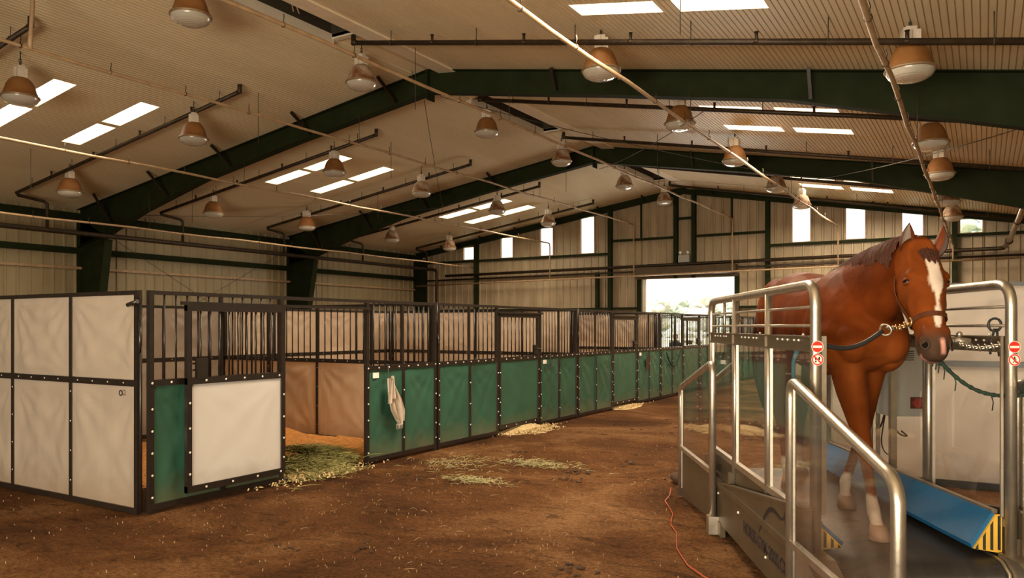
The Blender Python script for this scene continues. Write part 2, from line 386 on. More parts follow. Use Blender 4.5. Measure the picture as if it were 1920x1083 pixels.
# ceiling of ribbed liner panels, with openings for the skylights and for the ridge slots
SKY_Y = [(1.6, 2.0), (7.58, 7.98), (9.24, 9.64), (14.74, 15.18), (16.42, 16.86), (22.70, 23.25), (24.30, 24.90)]
SKY_L = [(-16.88, -15.57), (-15.40, -14.04)]
SKY_R = [(-4.72, -3.53), (-3.31, -2.23)]
def snap(x, x0, p): return x0+round((x-x0)/p)*p
def liner(name, xa, xb, skys, label):
    p = 0.078; n = int(round((xb-xa)/p)); p = (xb-xa)/n
    holes = [(snap(a, xa, p), snap(b, xa, p)) for a, b in skys]
    mb = MB(); g = 0.015; d = 0.030
    for i in range(n):
        x0 = xa+i*p; x1 = x0+p; xm = (x0+x1)/2
        hole = any(a < xm < b for a, b in holes)
        ys = [Y0]
        if hole:
            for a, b in SKY_Y[1:]: ys += [a, b]
        ys.append(YE)
        for k in range(0, len(ys), 2):
            ya, yb = ys[k], ys[k+1]
            pr = [(x0, 0), (x1-g, 0), (x1-g*0.75, d), (x1-g*0.25, d), (x1, 0)]
            vs = [(x, y, roofz(x)+z) for y in (ya, yb) for x, z in pr]
            mb.add(vs, [(j, j+5, j+6, j+1) for j in range(4)])
    o = mb.build(name, M['liner']); tag(o, label, 'ceiling', kind='structure')
    return holes
HL = liner('ceiling', XW, XR-0.33, SKY_L, 'ribbed pale liner panels on the roof slope over the white stall wall')
HR = liner('ceiling', XR+0.27, XE, SKY_R, 'ribbed pale liner panels on the roof slope over the treadmill')
# roof skin above the liner keeps daylight out
mb = MB()
for xa, xb in ((XW-0.6, XR), (XR, XE+0.6)):
    a, b = roofz(xa)+0.5, roofz(xb)+0.5
    mb.quad((xa, Y0-0.4, a), (xb, Y0-0.4, b), (xb, YE+0.4, b), (xa, YE+0.4, a))
tag(mb.build('roof', M['darkmetal']), kind='structure')
# skylights
k = 0
for side, holes in (('the white stall wall', HL), ('the treadmill', HR)):
    for bay, pair in enumerate(((1, 2), (3, 4), (5, 6))):
        for j, yi in enumerate(pair):
            for q, (a, b) in enumerate(holes):
                y0, y1 = SKY_Y[yi]
                nm = ('nearest', 'middle', 'farthest')[bay]
                t = thing('skylight', f'skylight over {side}, {nm} group, {("near","far")[j]} pair, {("lower","upper")[q if side[4]=="w" else 1-q]} on the slope', 'skylight', kind='structure')
                w = MB(); e = 0.004
                za, zb = roofz(a), roofz(b); H = 0.22
                P = [(a, y0, za), (b, y0, zb), (b, y1, zb), (a, y1, za)]
                for i in range(4):
                    p, r_ = P[i], P[(i+1) % 4]
                    w.quad(p, r_, (r_[0], r_[1], r_[2]+H), (p[0], p[1], p[2]+H))
                w.build('light_well', M['white_trim'], t)
                s = MB().quad(*[(p[0], p[1], p[2]+H-0.005) for p in P]); s.build('skylight_sheet', M['sky'], t)
# ridge: closed cap between slots, lips, dark slots
SLOTS = [(6.0, 9.95), (14.3, 17.55), (22.3, 25.35)]
xa, xb = XR-0.33, XR+0.27
mb = MB(); ys = [Y0]
for a, b in SLOTS: ys += [a, b]
ys.append(YE)
for i in range(0, len(ys), 2):
    for u, v in ((xa, XR-0.05), (XR-0.05, xb)):
        mb.quad((u, ys[i], roofz(u)+0.01), (v, ys[i], roofz(v)+0.01), (v, ys[i+1], roofz(v)+0.01), (u, ys[i+1], roofz(u)+0.01))
tag(mb.build('trim_1', M['liner']), kind='structure')
mb = MB()
mb.prism([(xb-0.05, roofz(xb)+0.02), (xb-0.05, roofz(xb)-0.05), (xb+0.34, roofz(xb+0.34)-0.03), (xb+0.34, roofz(xb+0.34)+0.01)], Y0, YE, 'y')
M['flash'] = mat('flashing_white', (0.95, 0.84, 0.66), 0.4, var=0.05)
tag(mb.build('trim_2', M['flash']), 'white flashing strip along the roof ridge', 'trim', kind='structure')
for i, (a, b) in enumerate(SLOTS):
    t = thing('ridge_vent', f'dark open ridge vent slot with white lip, {("nearest","middle","farthest")[i]} of three along the ridge', 'ridge vent', kind='structure')
    m1 = MB(); z = roofz(xa)
    for x in (xa, xb): m1.quad((x, a, z), (x, b, z), (x, b, z+0.45), (x, a, z+0.45))
    for y in (a, b): m1.quad((xa, y, z), (xb, y, z), (xb, y, z+0.45), (xa, y, z+0.45))
    m1.quad((xa, a, z+0.45), (xb, a, z+0.45), (xb, b, z+0.45), (xa, b, z+0.45))
    m1.build('slot', M['darkmetal'], t)
    m2 = MB(); m2.prism([(xa-0.02, z-0.10), (xa+0.02, z-0.10), (xa+0.02, z+0.06), (xa-0.12, z+0.05), (xa-0.14, z-0.04)], a-0.05, b+0.05, 'y')
    m2.box(xa, xb, b, b+0.12, z-0.03, z+0.05)
    m2.build('lip', M['white_trim'], t)
    m3 = MB(); m3.tube([(XR-0.02, a, z+0.18), (XR-0.02, b, z+0.18)], 0.02)
    m3.build('damper_rod', M['beige'], t)
    if i == 0:
        m4 = MB()
        for dx, dz in ((0.07, -0.22), (-0.06, -0.16), (0.02, -0.1)):
            m4.tube([(XR-0.02, b-1.2, z+0.2), (XR-0.02+dx*0.6, b-1.15, z+0.1), (XR-0.02+dx, b-1.1, z+0.18+dz)], 0.011, 6)
        m4.build('rope_end', M['beige'], t)

# portal frames
def ibeam_rafter(mb, xs, top, dep, y, fl=0.11, tw=0.012):
    n = len(xs)
    for i in range(n-1):
        x0, x1 = xs[i], xs[i+1]; t0, t1 = top[i], top[i+1]; b0, b1 = t0-dep[i], t1-dep[i+1]
        mb.add([(x0, y-tw, b0), (x1, y-tw, b1), (x1, y-tw, t1), (x0, y-tw, t0), (x0, y+tw, b0), (x1, y+tw, b1), (x1, y+tw, t1), (x0, y+tw, t0)],
               [(0, 1, 2, 3), (7, 6, 5, 4)])
        for (z0, z1) in ((b0, b1), (t0, t1)):
            s_ = 0.016 if z0 == b0 else -0.016
            mb.add([(x0, y-fl, z0), (x1, y-fl, z1), (x1, y+fl, z1), (x0, y+fl, z0), (x0, y-fl, z0+s_), (x1, y-fl, z1+s_), (x1, y+fl, z1+s_), (x0, y+fl, z0+s_)],
                   [(0, 1, 2, 3), (7, 6, 5, 4), (0, 4, 5, 1), (3, 2, 6, 7), (0, 3, 7, 4), (1, 5, 6, 2)])
for i, y in enumerate(FRAMES):
    t = thing('steel_frame', f'dark green tapered steel portal frame, {("behind the camera","above the camera","nearer of the two in view","farther of the two in view")[i]}', 'steel frame', kind='structure')
    xs = [XW+0.05, -20.25, -18.6, -16.2, -13.0, XR]
    mb = MB(); ibeam_rafter(mb, xs, [roofz(x)-0.004 for x in xs], [1.05, 0.98, 0.72, 0.50, 0.44, 0.46], y)
    xs2 = [XR, -5.5, -2.6, -0.9, 0.5, 1.55, XE-0.05]
    ibeam_rafter(mb, xs2, [roofz(x)-0.004 for x in xs2], [0.46, 0.44, 0.45, 0.62, 0.76, 0.92, 0.98], y)
    mb.box(XR-0.012, XR+0.012, y-0.13, y+0.13, roofz(XR)-0.6, roofz(XR)-0.01)
    for x in (-20.25, 1.55): mb.box(x-0.012, x+0.012, y-0.11, y+0.11, roofz(x)-1.0, roofz(x)-0.02)
    mb.build('rafter', M['steel'], t)
    for xo, xi0, xi1 in ((XW+0.04, -20.95, -20.22), (XE-0.04, 2.3, 1.58)):
        m2 = MB(); zt = roofz(xo)-0.9
        sg = 1 if xi0 > xo else -1
        m2.add([(xo, y-0.012, 0), (xi0, y-0.012, 0), (xi1, y-0.012, zt), (xo, y-0.012, zt+0.7), (xo, y+0.012, 0), (xi0, y+0.012, 0), (xi1, y+0.012, zt), (xo, y+0.012, zt+0.7)], [(0, 1, 2, 3), (7, 6, 5, 4)])
        for (a0, z0), (a1, z1) in (((xi0, 0), (xi1, zt)), ((xo, 0), (xo, zt+0.7))):
            m2.add([(a0, y-0.11, z0), (a0, y+0.11, z0), (a1, y+0.11, z1), (a1, y-0.11, z1), (a0+0.016*sg, y-0.11, z0), (a0+0.016*sg, y+0.11, z0), (a1+0.016*sg, y+0.11, z1), (a1+0.016*sg, y-0.11, z1)],
                   [(0, 1, 2, 3), (7, 6, 5, 4), (0, 4, 5, 1), (1, 5, 6, 2), (2, 6, 7, 3), (3, 7, 4, 0)])
        m2.build('column', M['steel'], t)
    for x, d in ((-19.9, 0.95), (-17.6, 0.6), (-15.2, 0.47), (-12.6, 0.44), (-10.2, 0.45), (-6.5, 0.44), (-2.2, 0.5), (1.0, 0.85)):
        z = roofz(x)
        MB().bar((x, y-(0.62 if x < XR else 0.3), z-0.03), (x, y-(0.03 if x < XR else 0.125), z-d+0.05), 0.05, 0.05).build('flange_brace', M['black'], t)

# purlin-end eave struts, girts of the long walls
mb = MB()
mb.box(XW+0.02, XW+0.2, Y0, YE, roofz(XW)-0.32, roofz(XW)-0.12)
tag(mb.build('trim_3', M['steel']), 'dark green eave strut along the long wall', 'trim', kind='structure')
mb = MB(); mb.box(XW+0.04, XW+0.2, Y0, YE, 3.67, 3.83)
tag(mb.build('trim_4', M['steel']), 'dark green girt along the long wall', 'trim', kind='structure')
mb = MB(); mb.box(XW+0.03, XW+0.12, Y0, YE, 3.24, 3.31); mb.box(XW+0.04, XW+0.2, Y0, YE, 1.5, 1.66)
tag(mb.build('trim_5', M['beige']), 'pale girt along the long wall', 'trim', kind='structure')
mb = MB(); mb.box(XE-0.2, XE-0.04, Y0, YE, 2.2, 2.36); mb.box(XE-0.2, XE-0.02, Y0, YE, 4.2, 4.4)
tag(mb.build('trim_6', M['steel']), kind='structure')

# corrugated walls
def ribbed(mb, axis, c, a, b, top, holes, pitch=0.305, dep=0.032, sgn=1):
    """vertical ribbed sheet at axis position c, running a..b; top(t) gives its height; holes = (a0,a1,z0,z1)"""
    cuts = sorted({a, b} | {h for H in holes for h in H[:2]})
    ts = []
    n = int((b-a)/pitch)+1
    for i in range(n):
        t0 = a+i*pitch
        ts += [(t0, 0), (t0+0.19, 0), (t0+0.215, 1), (t0+0.26, 1), (t0+0.285, 0)]
    ts = [q for q in ts if a <= q[0] <= b]
    for h in cuts:
        if all(abs(h-q[0]) > 1e-4 for q in ts): ts.append((h, 0))
    ts.sort()
    def P(t, off, z):
        o = c+sgn*dep*off
        return (t, o, z) if axis == 'y' else (o, t, z)
    for (t0, o0), (t1, o1) in zip(ts, ts[1:]):
        if t1-t0 < 1e-5: continue
        tm = (t0+t1)/2; zs = [(0.0, None)]
        hs = sorted([(H[2], H[3]) for H in holes if H[0] < tm < H[1]])
        segs = []; z = 0.0
        for h0, h1 in hs:
            if h0 > z: segs.append((z, z, h0, h0))
            z = h1
        segs.append((z, z, top(t0), top(t1)))
        for z0, z0b, z1, z1b in segs:
            mb.quad(P(t0, o0, z0), P(t1, o1, z0b), P(t1, o1, z1b), P(t0, o0, z1))
mb = MB(); ribbed(mb, 'x', XW, Y0, YE, lambda t: roofz(XW)+0.05, [], sgn=1)
tag(mb.build('wall_left', M['wall']), 'ribbed cream steel sheeting of the long side wall', 'wall', kind='structure')
mb = MB(); ribbed(mb, 'x', XE, Y0, YE, lambda t: roofz(XE)+0.05, [], sgn=-1)
tag(mb.build('wall_right', M['wall']), kind='structure')
mb = MB(); ribbed(mb, 'y', Y0, XW, -5.6, lambda t: roofz(t)+0.05, [], sgn=1); mb.quad((-5.6, Y0, 4.0), (XR+12.3, Y0, 4.0), (XR+12.3, Y0, 5.3), (-5.6, Y0, 6.2))  # unseen front wall, closed on this side to darken the left of the barn
tag(mb.build('wall_front_blocker', M['wall']), kind='structure')
WINX = [(-18.85, 5.06), (-16.95, 5.36), (-15.07, 5.64), (-13.25, 5.95), (-5.27, 5.78), (-3.58, 5.56), (-1.92, 5.28), (-0.32, 4.96)]
WH = [(x-0.31, x+0.31, 4.50, z) for x, z in WINX]
DX0, DX1, DZ = -11.0, -7.5, 3.42
mb = MB(); ribbed(mb, 'y', YE, XW, XE, lambda t: roofz(t)+0.05, WH+[(DX0, DX1, 0, DZ)], sgn=-1, dep=0.035)
tag(mb.build('wall_back', M['endwall']), 'ribbed steel gable wall with high windows and a big doorway', 'wall', kind='structure')
for i, (a, b, z0, z1) in enumerate(WH):
    t = thing(f'window_{i+1}', None, None, ((a+b)/2, YE, z0), kind='structure')
    f = MB(); w = b-a; h = z1-z0
    for bx in ((-w/2-0.03, -w/2+0.02, 0, h), (w/2-0.02, w/2+0.03, 0, h), (-w/2, w/2, -0.03, 0.02), (-w/2, w/2, h-0.02, h+0.03)):
        f.box(bx[0], bx[1], -0.05, 0.06, bx[2], bx[3])
    f.build('window_frame', M['beige'], t)
    MB().quad((-w/2, 0.03, 0), (w/2, 0.03, 0), (w/2, 0.03, h), (-w/2, 0.03, h)).build('window_pane', M['winglass'], t)
# doorway
t = thing('door_1', None, None, ((DX0+DX1)/2, YE, 0), kind='structure')
hw = (DX1-DX0)/2
f = MB(); f.box(-hw-0.16, -hw, -0.12, 0.1, 0, DZ+0.1); f.box(hw, hw+0.16, -0.12, 0.1, 0, DZ+0.1); f.build('door_jamb', M['steel'], t)
f = MB(); f.box(-hw, -hw+0.06, -0.02, 0.1, 0, DZ); f.box(-hw+0.1, -hw+0.14, 0.0, 0.1, 0, DZ); f.build('door_track', M['white_trim'], t)
f = MB(); f.box(-hw-0.16, hw+0.16, -0.25, 0.1, DZ, DZ+0.10); f.lathe([(0.17, -hw), (0.17, hw)], 20)
f2 = MB(); f2.box(-hw-0.1, hw+0.1, -0.42, -0.06, DZ+0.1, DZ+0.42); f2.build('roll_housing', M['sheetsteel'], t)
f = MB(); f.box(-hw-0.16, hw+0.16, -0.2, 0.1, DZ, DZ+0.1); f.build('door_head', M['sheetsteel'], t)
# gable wall steel
mb = MB(); yg = YE-0.04
for x in (-18.4, -12.23, -9.62, -8.95, -6.35, -0.76):
    z0 = DZ if DX0 < x < DX1 else 0
    mb.box(x-0.07, x+0.07, yg-0.2, yg, z0, roofz(x)-0.05)
mb.box(-12.85, -12.72, yg-0.15, yg, 0, 3.75)
mb.box(XW+0.05, XW+0.5, yg-0.35, yg, 0, roofz(XW)-0.3)
tag(mb.build('trim_7', M['steel']), 'dark green gable posts', 'trim', kind='structure')
mb = MB()
for a, b, z in ((XW+0.4, -18.47, 4.45), (-18.33, -12.3, 4.45), (-12.16, -9.7, 4.93), (-9.55, -9.02, 5.6), (-8.88, -6.42, 4.93), (-6.28, -0.83, 4.45), (-0.69, XE-0.1, 4.45)):
    mb.box(a, b, yg-0.14, yg, z-0.05, z+0.03)
for a, b in ((XW+0.4, DX0-0.2), (DX1+0.2, XE-0.1)): mb.box(a, b, yg-0.14, yg, 2.3, 2.38)
for x in (-11.0, -7.6): mb.box(x-0.03, x+0.03, yg-0.06, yg, 4.96, roofz(x)-0.1)
tag(mb.build('trim_8', M['steel']), 'dark green gable girts', 'trim', kind='structure')
mb = MB()
for x0, x1 in ((XW, XR), (XR, XE)):
    mb.add([(x0, yg-0.16, roofz(x0)-0.24), (x1, yg-0.16, roofz(x1)-0.24), (x1, yg-0.16, roofz(x1)-0.01), (x0, yg-0.16, roofz(x0)-0.01),
            (x0, yg, roofz(x0)-0.24), (x1, yg, roofz(x1)-0.24), (x1, yg, roofz(x1)-0.01), (x0, yg, roofz(x0)-0.01)],
           [(0, 1, 2, 3), (7, 6, 5, 4), (0, 4, 5, 1), (3, 2, 6, 7)])
for x in (-20, -18, -16.3, -14.6, -12.6, -10.8, -8.2, -5.5, -3, -1):
    mb.bar((x, yg-0.5, roofz(x)-0.03), (x, yg-0.1, roofz(x)-0.2), 0.05, 0.05)
tag(mb.build('trim_9', M['steel']), 'dark green gable rafter', 'trim', kind='structure')

# ------------------------------------------------------------------ pipes
def pipe(name, pts, r, m, label, cat='pipe', group=None, parts=()):
    t = thing(name, label, cat, group=group)
    MB().tube(pts, r, 10).build('pipe_run', m, t)
    return t
LY = [6.2, 10.0, 13.9, 17.8, 21.7, 25.7]
ORD = ['first', 'second', 'third', 'fourth', 'fifth', 'sixth']
for i, y in enumerate(LY):
    for side in 'LR':
        if side == 'R' and i == 0: continue
        if side == 'L':
            xa, xb = -20.3, -12.15
            lab = f'dark sprinkler branch pipe over the stalls, {ORD[i]} from the camera'
        else:
            xa, xb = -9.2, 1.5
            lab = f'dark sprinkler branch pipe on the treadmill side of the ridge, {ORD[i-1]} from the camera'
        dz = 0.19 if side == 'L' else 0.33
        t = thing('sprinkler_pipe', lab, 'pipe', group='sprinkler branch pipes')
        z = lambda x: roofz(x)-(0.19 if side == 'L' else 0.19+0.16*(x-xa)/(xb-xa))
        pts = [(xa, y, z(xa)), (xb, y, z(xb))]
        if side == 'L':
            pts = [(xa+0.05, y+0.75, 4.05), (xa+0.05, y+0.75, z(xa)-0.16), (xa+0.03, y+0.68, z(xa)-0.1), (xa+0.02, y+0.08, z(xa)-0.03), (xa+0.1, y, z(xa)+0.015)]+[(xb, y, z(xb))]
        MB().tube(pts, 0.040, 10).build('pipe_run', M['darkpipe'], t)
        xe = xb if side == 'L' else xa
        m = MB(); m.tube([(xe-0.05 if side == 'L' else xe+0.05, y, z(xe)), (xe+(0.03 if side == 'L' else -0.03), y, z(xe)), (xe+(0.03 if side == 'L' else -0.03), y, z(xe)+0.14)], 0.042, 10)
        m.build('end_elbow', M['darkpipe'], t)
        x = xa+0.8; q = 0
        while x < xb-0.3:
            if q % 2 == 0:
                h = MB(); h.rod((x, y, z(x)+0.03), (x, y, roofz(x)), 0.007, 6); h.ring((x, y, z(x)), 0.042, 0.008, (1, 0, 0), 10, 5)
                h.build('hanger_rod', M['wire'], t)
            else:
                h = MB(); h.lathe([(0.05, -0.02), (0.05, 0.02)], 8, (x, y, z(x)), True, True); h.rod((x, y, z(x)), (x, y, z(x)+0.12), 0.022, 8); h.lathe([(0.03, 0.12), (0.03, 0.13)], 8, (x, y, z(x)), True, True)
                h.build('sprinkler_head', M['darkpipe'], t)
            x += 0.85; q += 1
t = pipe('main_water_pipe', [(-20.05, Y0+0.3, 4.07), (-20.05, 26.75, 4.07)], 0.065, M['darkpipe'], 'thick dark water main running along the long wall above the stalls')
m = MB(); m.tube([(-20.05, 26.7, 4.07), (-20.05, 26.82, 4.03), (-20.05, 26.85, 3.9), (-20.05, 26.85, 0.02)], 0.045, 10); m.build('riser', M['darkpipe'], t)
m = MB()
for y in (9, 14.1, 17.2, 22, 26): m.lathe([(0.09, -0.04), (0.09, 0.04)], 10, (-20.05, y, 4.07), True, True)
m.build('coupling', M['darkpipe'], t)
t = pipe('gable_water_pipe', [(-19.85, 27.25, 3.83), (0.40, 27.25, 3.97), (0.5, 27.2, 3.98), (0.55, 27.0, 4.01)], 0.06, M['darkpipe'], 'dark water pipe running across the gable wall above the doorway')
MB().tube([(0.55, 27.0, 4.01), (0.62, 26.2, 4.08), (0.9, 22.2, 4.70)], 0.07, 10).build('pipe_riser', M['galv'], t)
m = MB(); m.ring((0.62, 26.2, 4.08), 0.08, 0.025, (0.05, -1, 0.15), 12, 6); m.ring((0.76, 24.2, 4.39), 0.075, 0.02, (0.05, -1, 0.15), 12, 6); m.build('coupling', M['darkpipe'], t)
pipe('gable_return_pipe', [(-21.0, 27.42, 3.66), (2.6, 27.42, 3.78)], 0.035, M['darkpipe'], 'thin dark pipe just below the water pipe on the gable wall')
# pale conduits
CON = [(-18.2, 4.12, 26.92), (-14.63, 4.93, 26.92), (-11.1, 5.43, 26.92), (-7.45, 5.40, 26.92), (-4.03, 4.88, 26.92), (-0.79, 4.12, 26.92)]
CL = ['thin cream gas pipe running lengthwise just above the dark water main', 'cream gas pipe running lengthwise over the middle of the stall slope', 'cream gas pipe running lengthwise over the slope beside the ridge, stall side',
      'cream gas pipe running lengthwise under the ridge vents', 'cream gas pipe running lengthwise over the aisle to above the horse', 'cream gas pipe coming down to beside the horse ear']
HOOK = MB().tube([(0, 0, 0.03), (0.015, 0, 0.09), (0, 0.01, 0.14)], 0.006, 5).ring((0, 0, 0), 0.031, 0.006, (0, 1, 0), 8, 5).mesh('pipe_hook', M['darkpipe'])
for i, (x, z, ye) in enumerate(CON):
    t = thing('gas_pipe', CL[i], 'pipe', group='cream gas pipes under the roof')
    pts = [(x, Y0+0.5, z)]
    n = 30
    for k in range(1, n): pts.append((x+0.012*math.sin(k*2.1+i), Y0+0.5+(ye-Y0-0.5)*k/n, z+0.012*math.sin(k*1.7+i*2)))
    pts.append((x, ye, z))
    MB().tube(pts, 0.026, 8).build('pipe_run', M['beige'], t)
    zc = 3.44+0.011*(x+21)
    if i > 0:
        MB().tube([(x, ye, z), (x, ye+0.1, z-0.03), (x, ye+0.12, z-0.15), (x, ye+0.12, zc)], 0.024, 8).build('drop_pipe', M['beige'], t)
    y = 3.0; q = 0
    while y < ye-0.5:
        h = D.objects.new('pipe_hook', HOOK); C.objects.link(h); h.parent = t; h.location = (x, y, z)
        y += 1.27
    for yy in (4.9, 12.2, 19.9):
        rz = roofz(x)-0.46
        if z > rz: continue
        MB().rod((x, yy, z), (x, yy, rz+0.1), 0.006, 6).build('hanger_rod', M['wire'], t)
    if i == 2:
        MB().tube([(x, 5.67, z), (x, 5.67, z+0.1), (x+0.05, 5.7, roofz(x))], 0.03, 8).build('vertical_pipe', M['beige'], t)
gg = pipe('gable_gas_pipe', [(-21.3, 27.04, 3.42), (0.9, 27.04, 3.66)], 0.03, M['beige'], 'cream gas pipe running level across the gable wall above the doorway')
for x in (-19, -16.5, -12.9, -9, -5, -2): MB().rod((x, 27.04, 3.44+0.0108*(x+21.3)), (x, 27.40, 3.46+0.0108*(x+21.3)), 0.012, 6).build('pipe_hanger', M['darkpipe'], gg)
# bracing cables and droppers
def cable(a, b, lab, sag=0.0):
    pts = [Vector(a).lerp(Vector(b), k/10)-Vector((0, 0, sag*4*(k/10)*(1-k/10))) for k in range(11)]
    tag(MB().tube(pts, 0.007, 6).build('bracing_cable', M['wire']), lab, 'cable', 'thin roof bracing cables')
cable((-21.3, 12.5, 4.5), (-21.3, 19.8, 0.6), 'thin bracing cable crossing the long wall, falling away from the camera')
cable((-21.22, 19.8, 4.5), (-21.22, 12.5, 0.6), 'thin bracing cable crossing the long wall, rising away from the camera')
cable((-20.2, 12.45, 4.7), (-14.8, 19.9, 5.4), 'thin roof cable over the stalls from the nearer frame near the wall', 0.15)
cable((-9.6, 12.45, 6.2), (-14.6, 19.9, 5.4), 'thin roof cable from the ridge of the nearer frame to the farther frame', 0.1)
cable((-9.2, 12.45, 6.2), (-3.9, 19.9, 5.3), 'thin roof cable from the ridge out over the treadmill side', 0.1)
cable((-3.9, 12.45, 5.15), (-9.2, 19.9, 6.05), 'thin roof cable from over the treadmill side back to the ridge', 0.1)
cable((1.0, 12.45, 4.45), (-3.5, 19.9, 5.2), 'thin roof cable by the high end of the farther frame', 0.1)
for i, (x, y, l) in enumerate(((-12.3, 10.6, 1.0), (-8.6, 10.9, 1.1), (-17.6, 9.0, 0.9), (-12.6, 15.0, 0.9), (-7.0, 18.6, 0.8), (-15.8, 18.2, 0.8), (-10.6, 20.6, 0.9), (-18.4, 13.6, 0.9), (-3.1, 9.0, 0.5))):
    z = roofz(x)
    tag(MB().rod((x, y, z-l), (x, y, z), 0.006, 6).build('hanging_wire', M['wire']),
        'thin straight wire hanging down from the ribbed ceiling', 'wire', 'wires hanging from the ceiling')

# ------------------------------------------------------------------ pendant lamps
def make_lamp(worn):
    t = thing('pendant_lamp', 'x', 'lamp')
    m = MB()
    m.lathe([(0.085, 0.30), (0.12, 0.295), (0.165, 0.26), (0.205, 0.20), (0.232, 0.12), (0.262, 0.045), (0.268, 0.035)], 28, cap0=True)
    m.lathe([(0.262, 0.04), (0.227, 0.12), (0.198, 0.20), (0.155, 0.255), (0.08, 0.285)], 28)
    m.build('lamp_shade', M['rustworn'] if worn else M['rust'], t)
    MB().lathe([(0.255, 0.05), (0.282, 0.045), (0.288, 0.032), (0.28, 0.02), (0.26, 0.02)], 28).build('rim', M['rim'], t)
    MB().lathe([(0.268, 0.03), (0.262, 0.0), (0.235, -0.035), (0.17, -0.065), (0.09, -0.08), (0.0, -0.084)], 28).build('lens', M['lens'], t)
    m = MB(); m.box(-0.095, -0.01, -0.08, 0.08, 0.30, 0.45); m.box(0.01, 0.10, -0.07, 0.07, 0.30, 0.43); m.box(-0.06, 0.06, -0.05, 0.05, 0.28, 0.47)
    m.build('ballast_housing', M['ballast'], t)
    m = MB(); m.tube([(0, 0, 0.46), (0, 0, 0.53)], 0.018, 8); m.ring((0, 0, 0.545), 0.022, 0.006, (1, 0, 0), 10, 5); m.build('hook', M['wire'], t)
    return t
protos = [make_lamp(False), make_lamp(True)]
rod_me = MB().rod((0, 0, 0.55), (0, 0, 1.0), 0.008, 6).mesh('hanger_rod', M['wire'])
used = [False, False]
ROWS = [(-18.1, 4.92, [2.5, 6.3, 10.12, 14.05, 17.5, 21.6, 25.1], 'along the wall side of the stalls'),
        (-13.4, 5.53, [2.7, 6.69, 9.94, 13.85, 17.25, 21.2, 24.65], 'over the middle of the stall slope'),
        (-9.5, 6.15, [3.2, 7.0, 10.5, 14.6, 18.2, 22.4, 25.9], 'beside the ridge vents'),
        (-4.71, 5.48, [2.7, 6.3, 10.0, 13.84, 17.3, 21.3, 24.7], 'over the aisle'),
        (-0.74, 4.82, [2.7, 6.5, 10.28, 14.5, 17.6, 21.6, 24.6], 'over the treadmill')]
for ri, (x, z, ys, where) in enumerate(ROWS):
    vis = [y for y in ys if not (y < 6 or (ri in (0, 3, 4) and y < 7))]
    for i, y in enumerate(vis):
        w = 1 if (i >= 3 or (ri == 2 and i in (1, 3))) else 0
        if used[w]: t = copy_tree(protos[w])
        else: t = protos[w]; used[w] = True
        q = min(LY, key=lambda v: abs(y-v))
        if abs(y-q) < 0.25 and ri > 2: y = q+(0.25 if y >= q else -0.25)
        t.location = (x, y, z-0.19); t.rotation_euler = (0, 0, random.uniform(-0.5, 0.5))
        tag(t, f'rusty bell lamp {where}, {ORD[i]} from the camera', 'lamp', 'pendant lamps ' + where)
        r = D.objects.new('hanger_rod', rod_me); C.objects.link(r); r.parent = t
        t.scale = (1, 1, 1.16)
        L = (roofz(x)-(z-0.19))/1.16-0.55
        r.location = (0, 0, 0.55-0.55*L/0.45); r.scale = (1, 1, L/0.45)

# emergency light
t = thing('emergency_light', 'small grey twin-head emergency light on the gable between two posts', 'emergency light', (-9.29, YE-0.2, 3.98))
MB().box(-0.2, 0.2, -0.08, 0.06, 0, 0.26).build('battery_box', M['greybox'], t)
for s in (-1, 1):
    MB().rod((s*0.14, -0.02, 0.26), (s*0.14, -0.02, 0.32), 0.012).lathe([(0.03, 0.3), (0.06, 0.33), (0.06, 0.37), (0.02, 0.41)], 12, (s*0.14, -0.03, 0)).build('lamp_head', M['signwhite'], t)

# ------------------------------------------------------------------ stalls
def sheet(x0, x1, z0, z1, y, seed, amp=0.020, nx=22, nz=22):
    m = MB()
    w, h = x1-x0, z1-z0
    def fn(a, b):
        x = x0+w*a; z = z0+h*b
        env = min(1, 8*min(a, 1-a))*min(1, 8*min(b, 1-b))
        d = amp*env*(fbm((x*1.3+seed, z*0.5, seed))*1.2)
        # creases that run in from the corners
        for ca, cb, s_ in ((0, 1, 1.0), (1, 1, 0.8), (0, 0, 0.4), (1, 0, 0.5)):
            dx, dz = (a-ca)*w, (b-cb)*h; r = math.hypot(dx, dz); an = math.atan2(dz, dx)
            d += amp*0.8*s_*env*math.exp(-r*2.4)*math.sin(an*15+seed)
        d += amp*0.10*env*math.sin(x*26+seed+2*math.sin(z*2.1+seed))*fbm((x*2, z*0.6, seed+3))
        return (x, y-d, z)
    m.grid(fn, nx, nz, True)
    return m
RIV = {}
def rivets(pts, y, parent, r=0.0115):
    if r not in RIV: RIV[r] = MB().ball((0, 0, 0), r, 8, 4, (1, 0.6, 1)).mesh('rivet', M['rivet'])
    for x, z in pts:
        o = D.objects.new('rivet', RIV[r]); C.objects.link(o); o.parent = parent; o.location = (x, y, z)
def bars(parent, x0, x1, z0, z1, y, gap=0.112, r=0.009, skip=()):
    n = max(1, int(round((x1-x0)/gap))); me = None
    for i in range(1, n):
        x = x0+(x1-x0)*i/n
        if me is None: me = MB().rod((0, y, z0), (0, y, z1), r, 8).mesh('bar', M['black'])
        o = D.objects.new('bar', me); C.objects.link(o); o.parent = parent; o.location = (x, 0, 0)
ZT, ZM = 1.97, 1.15
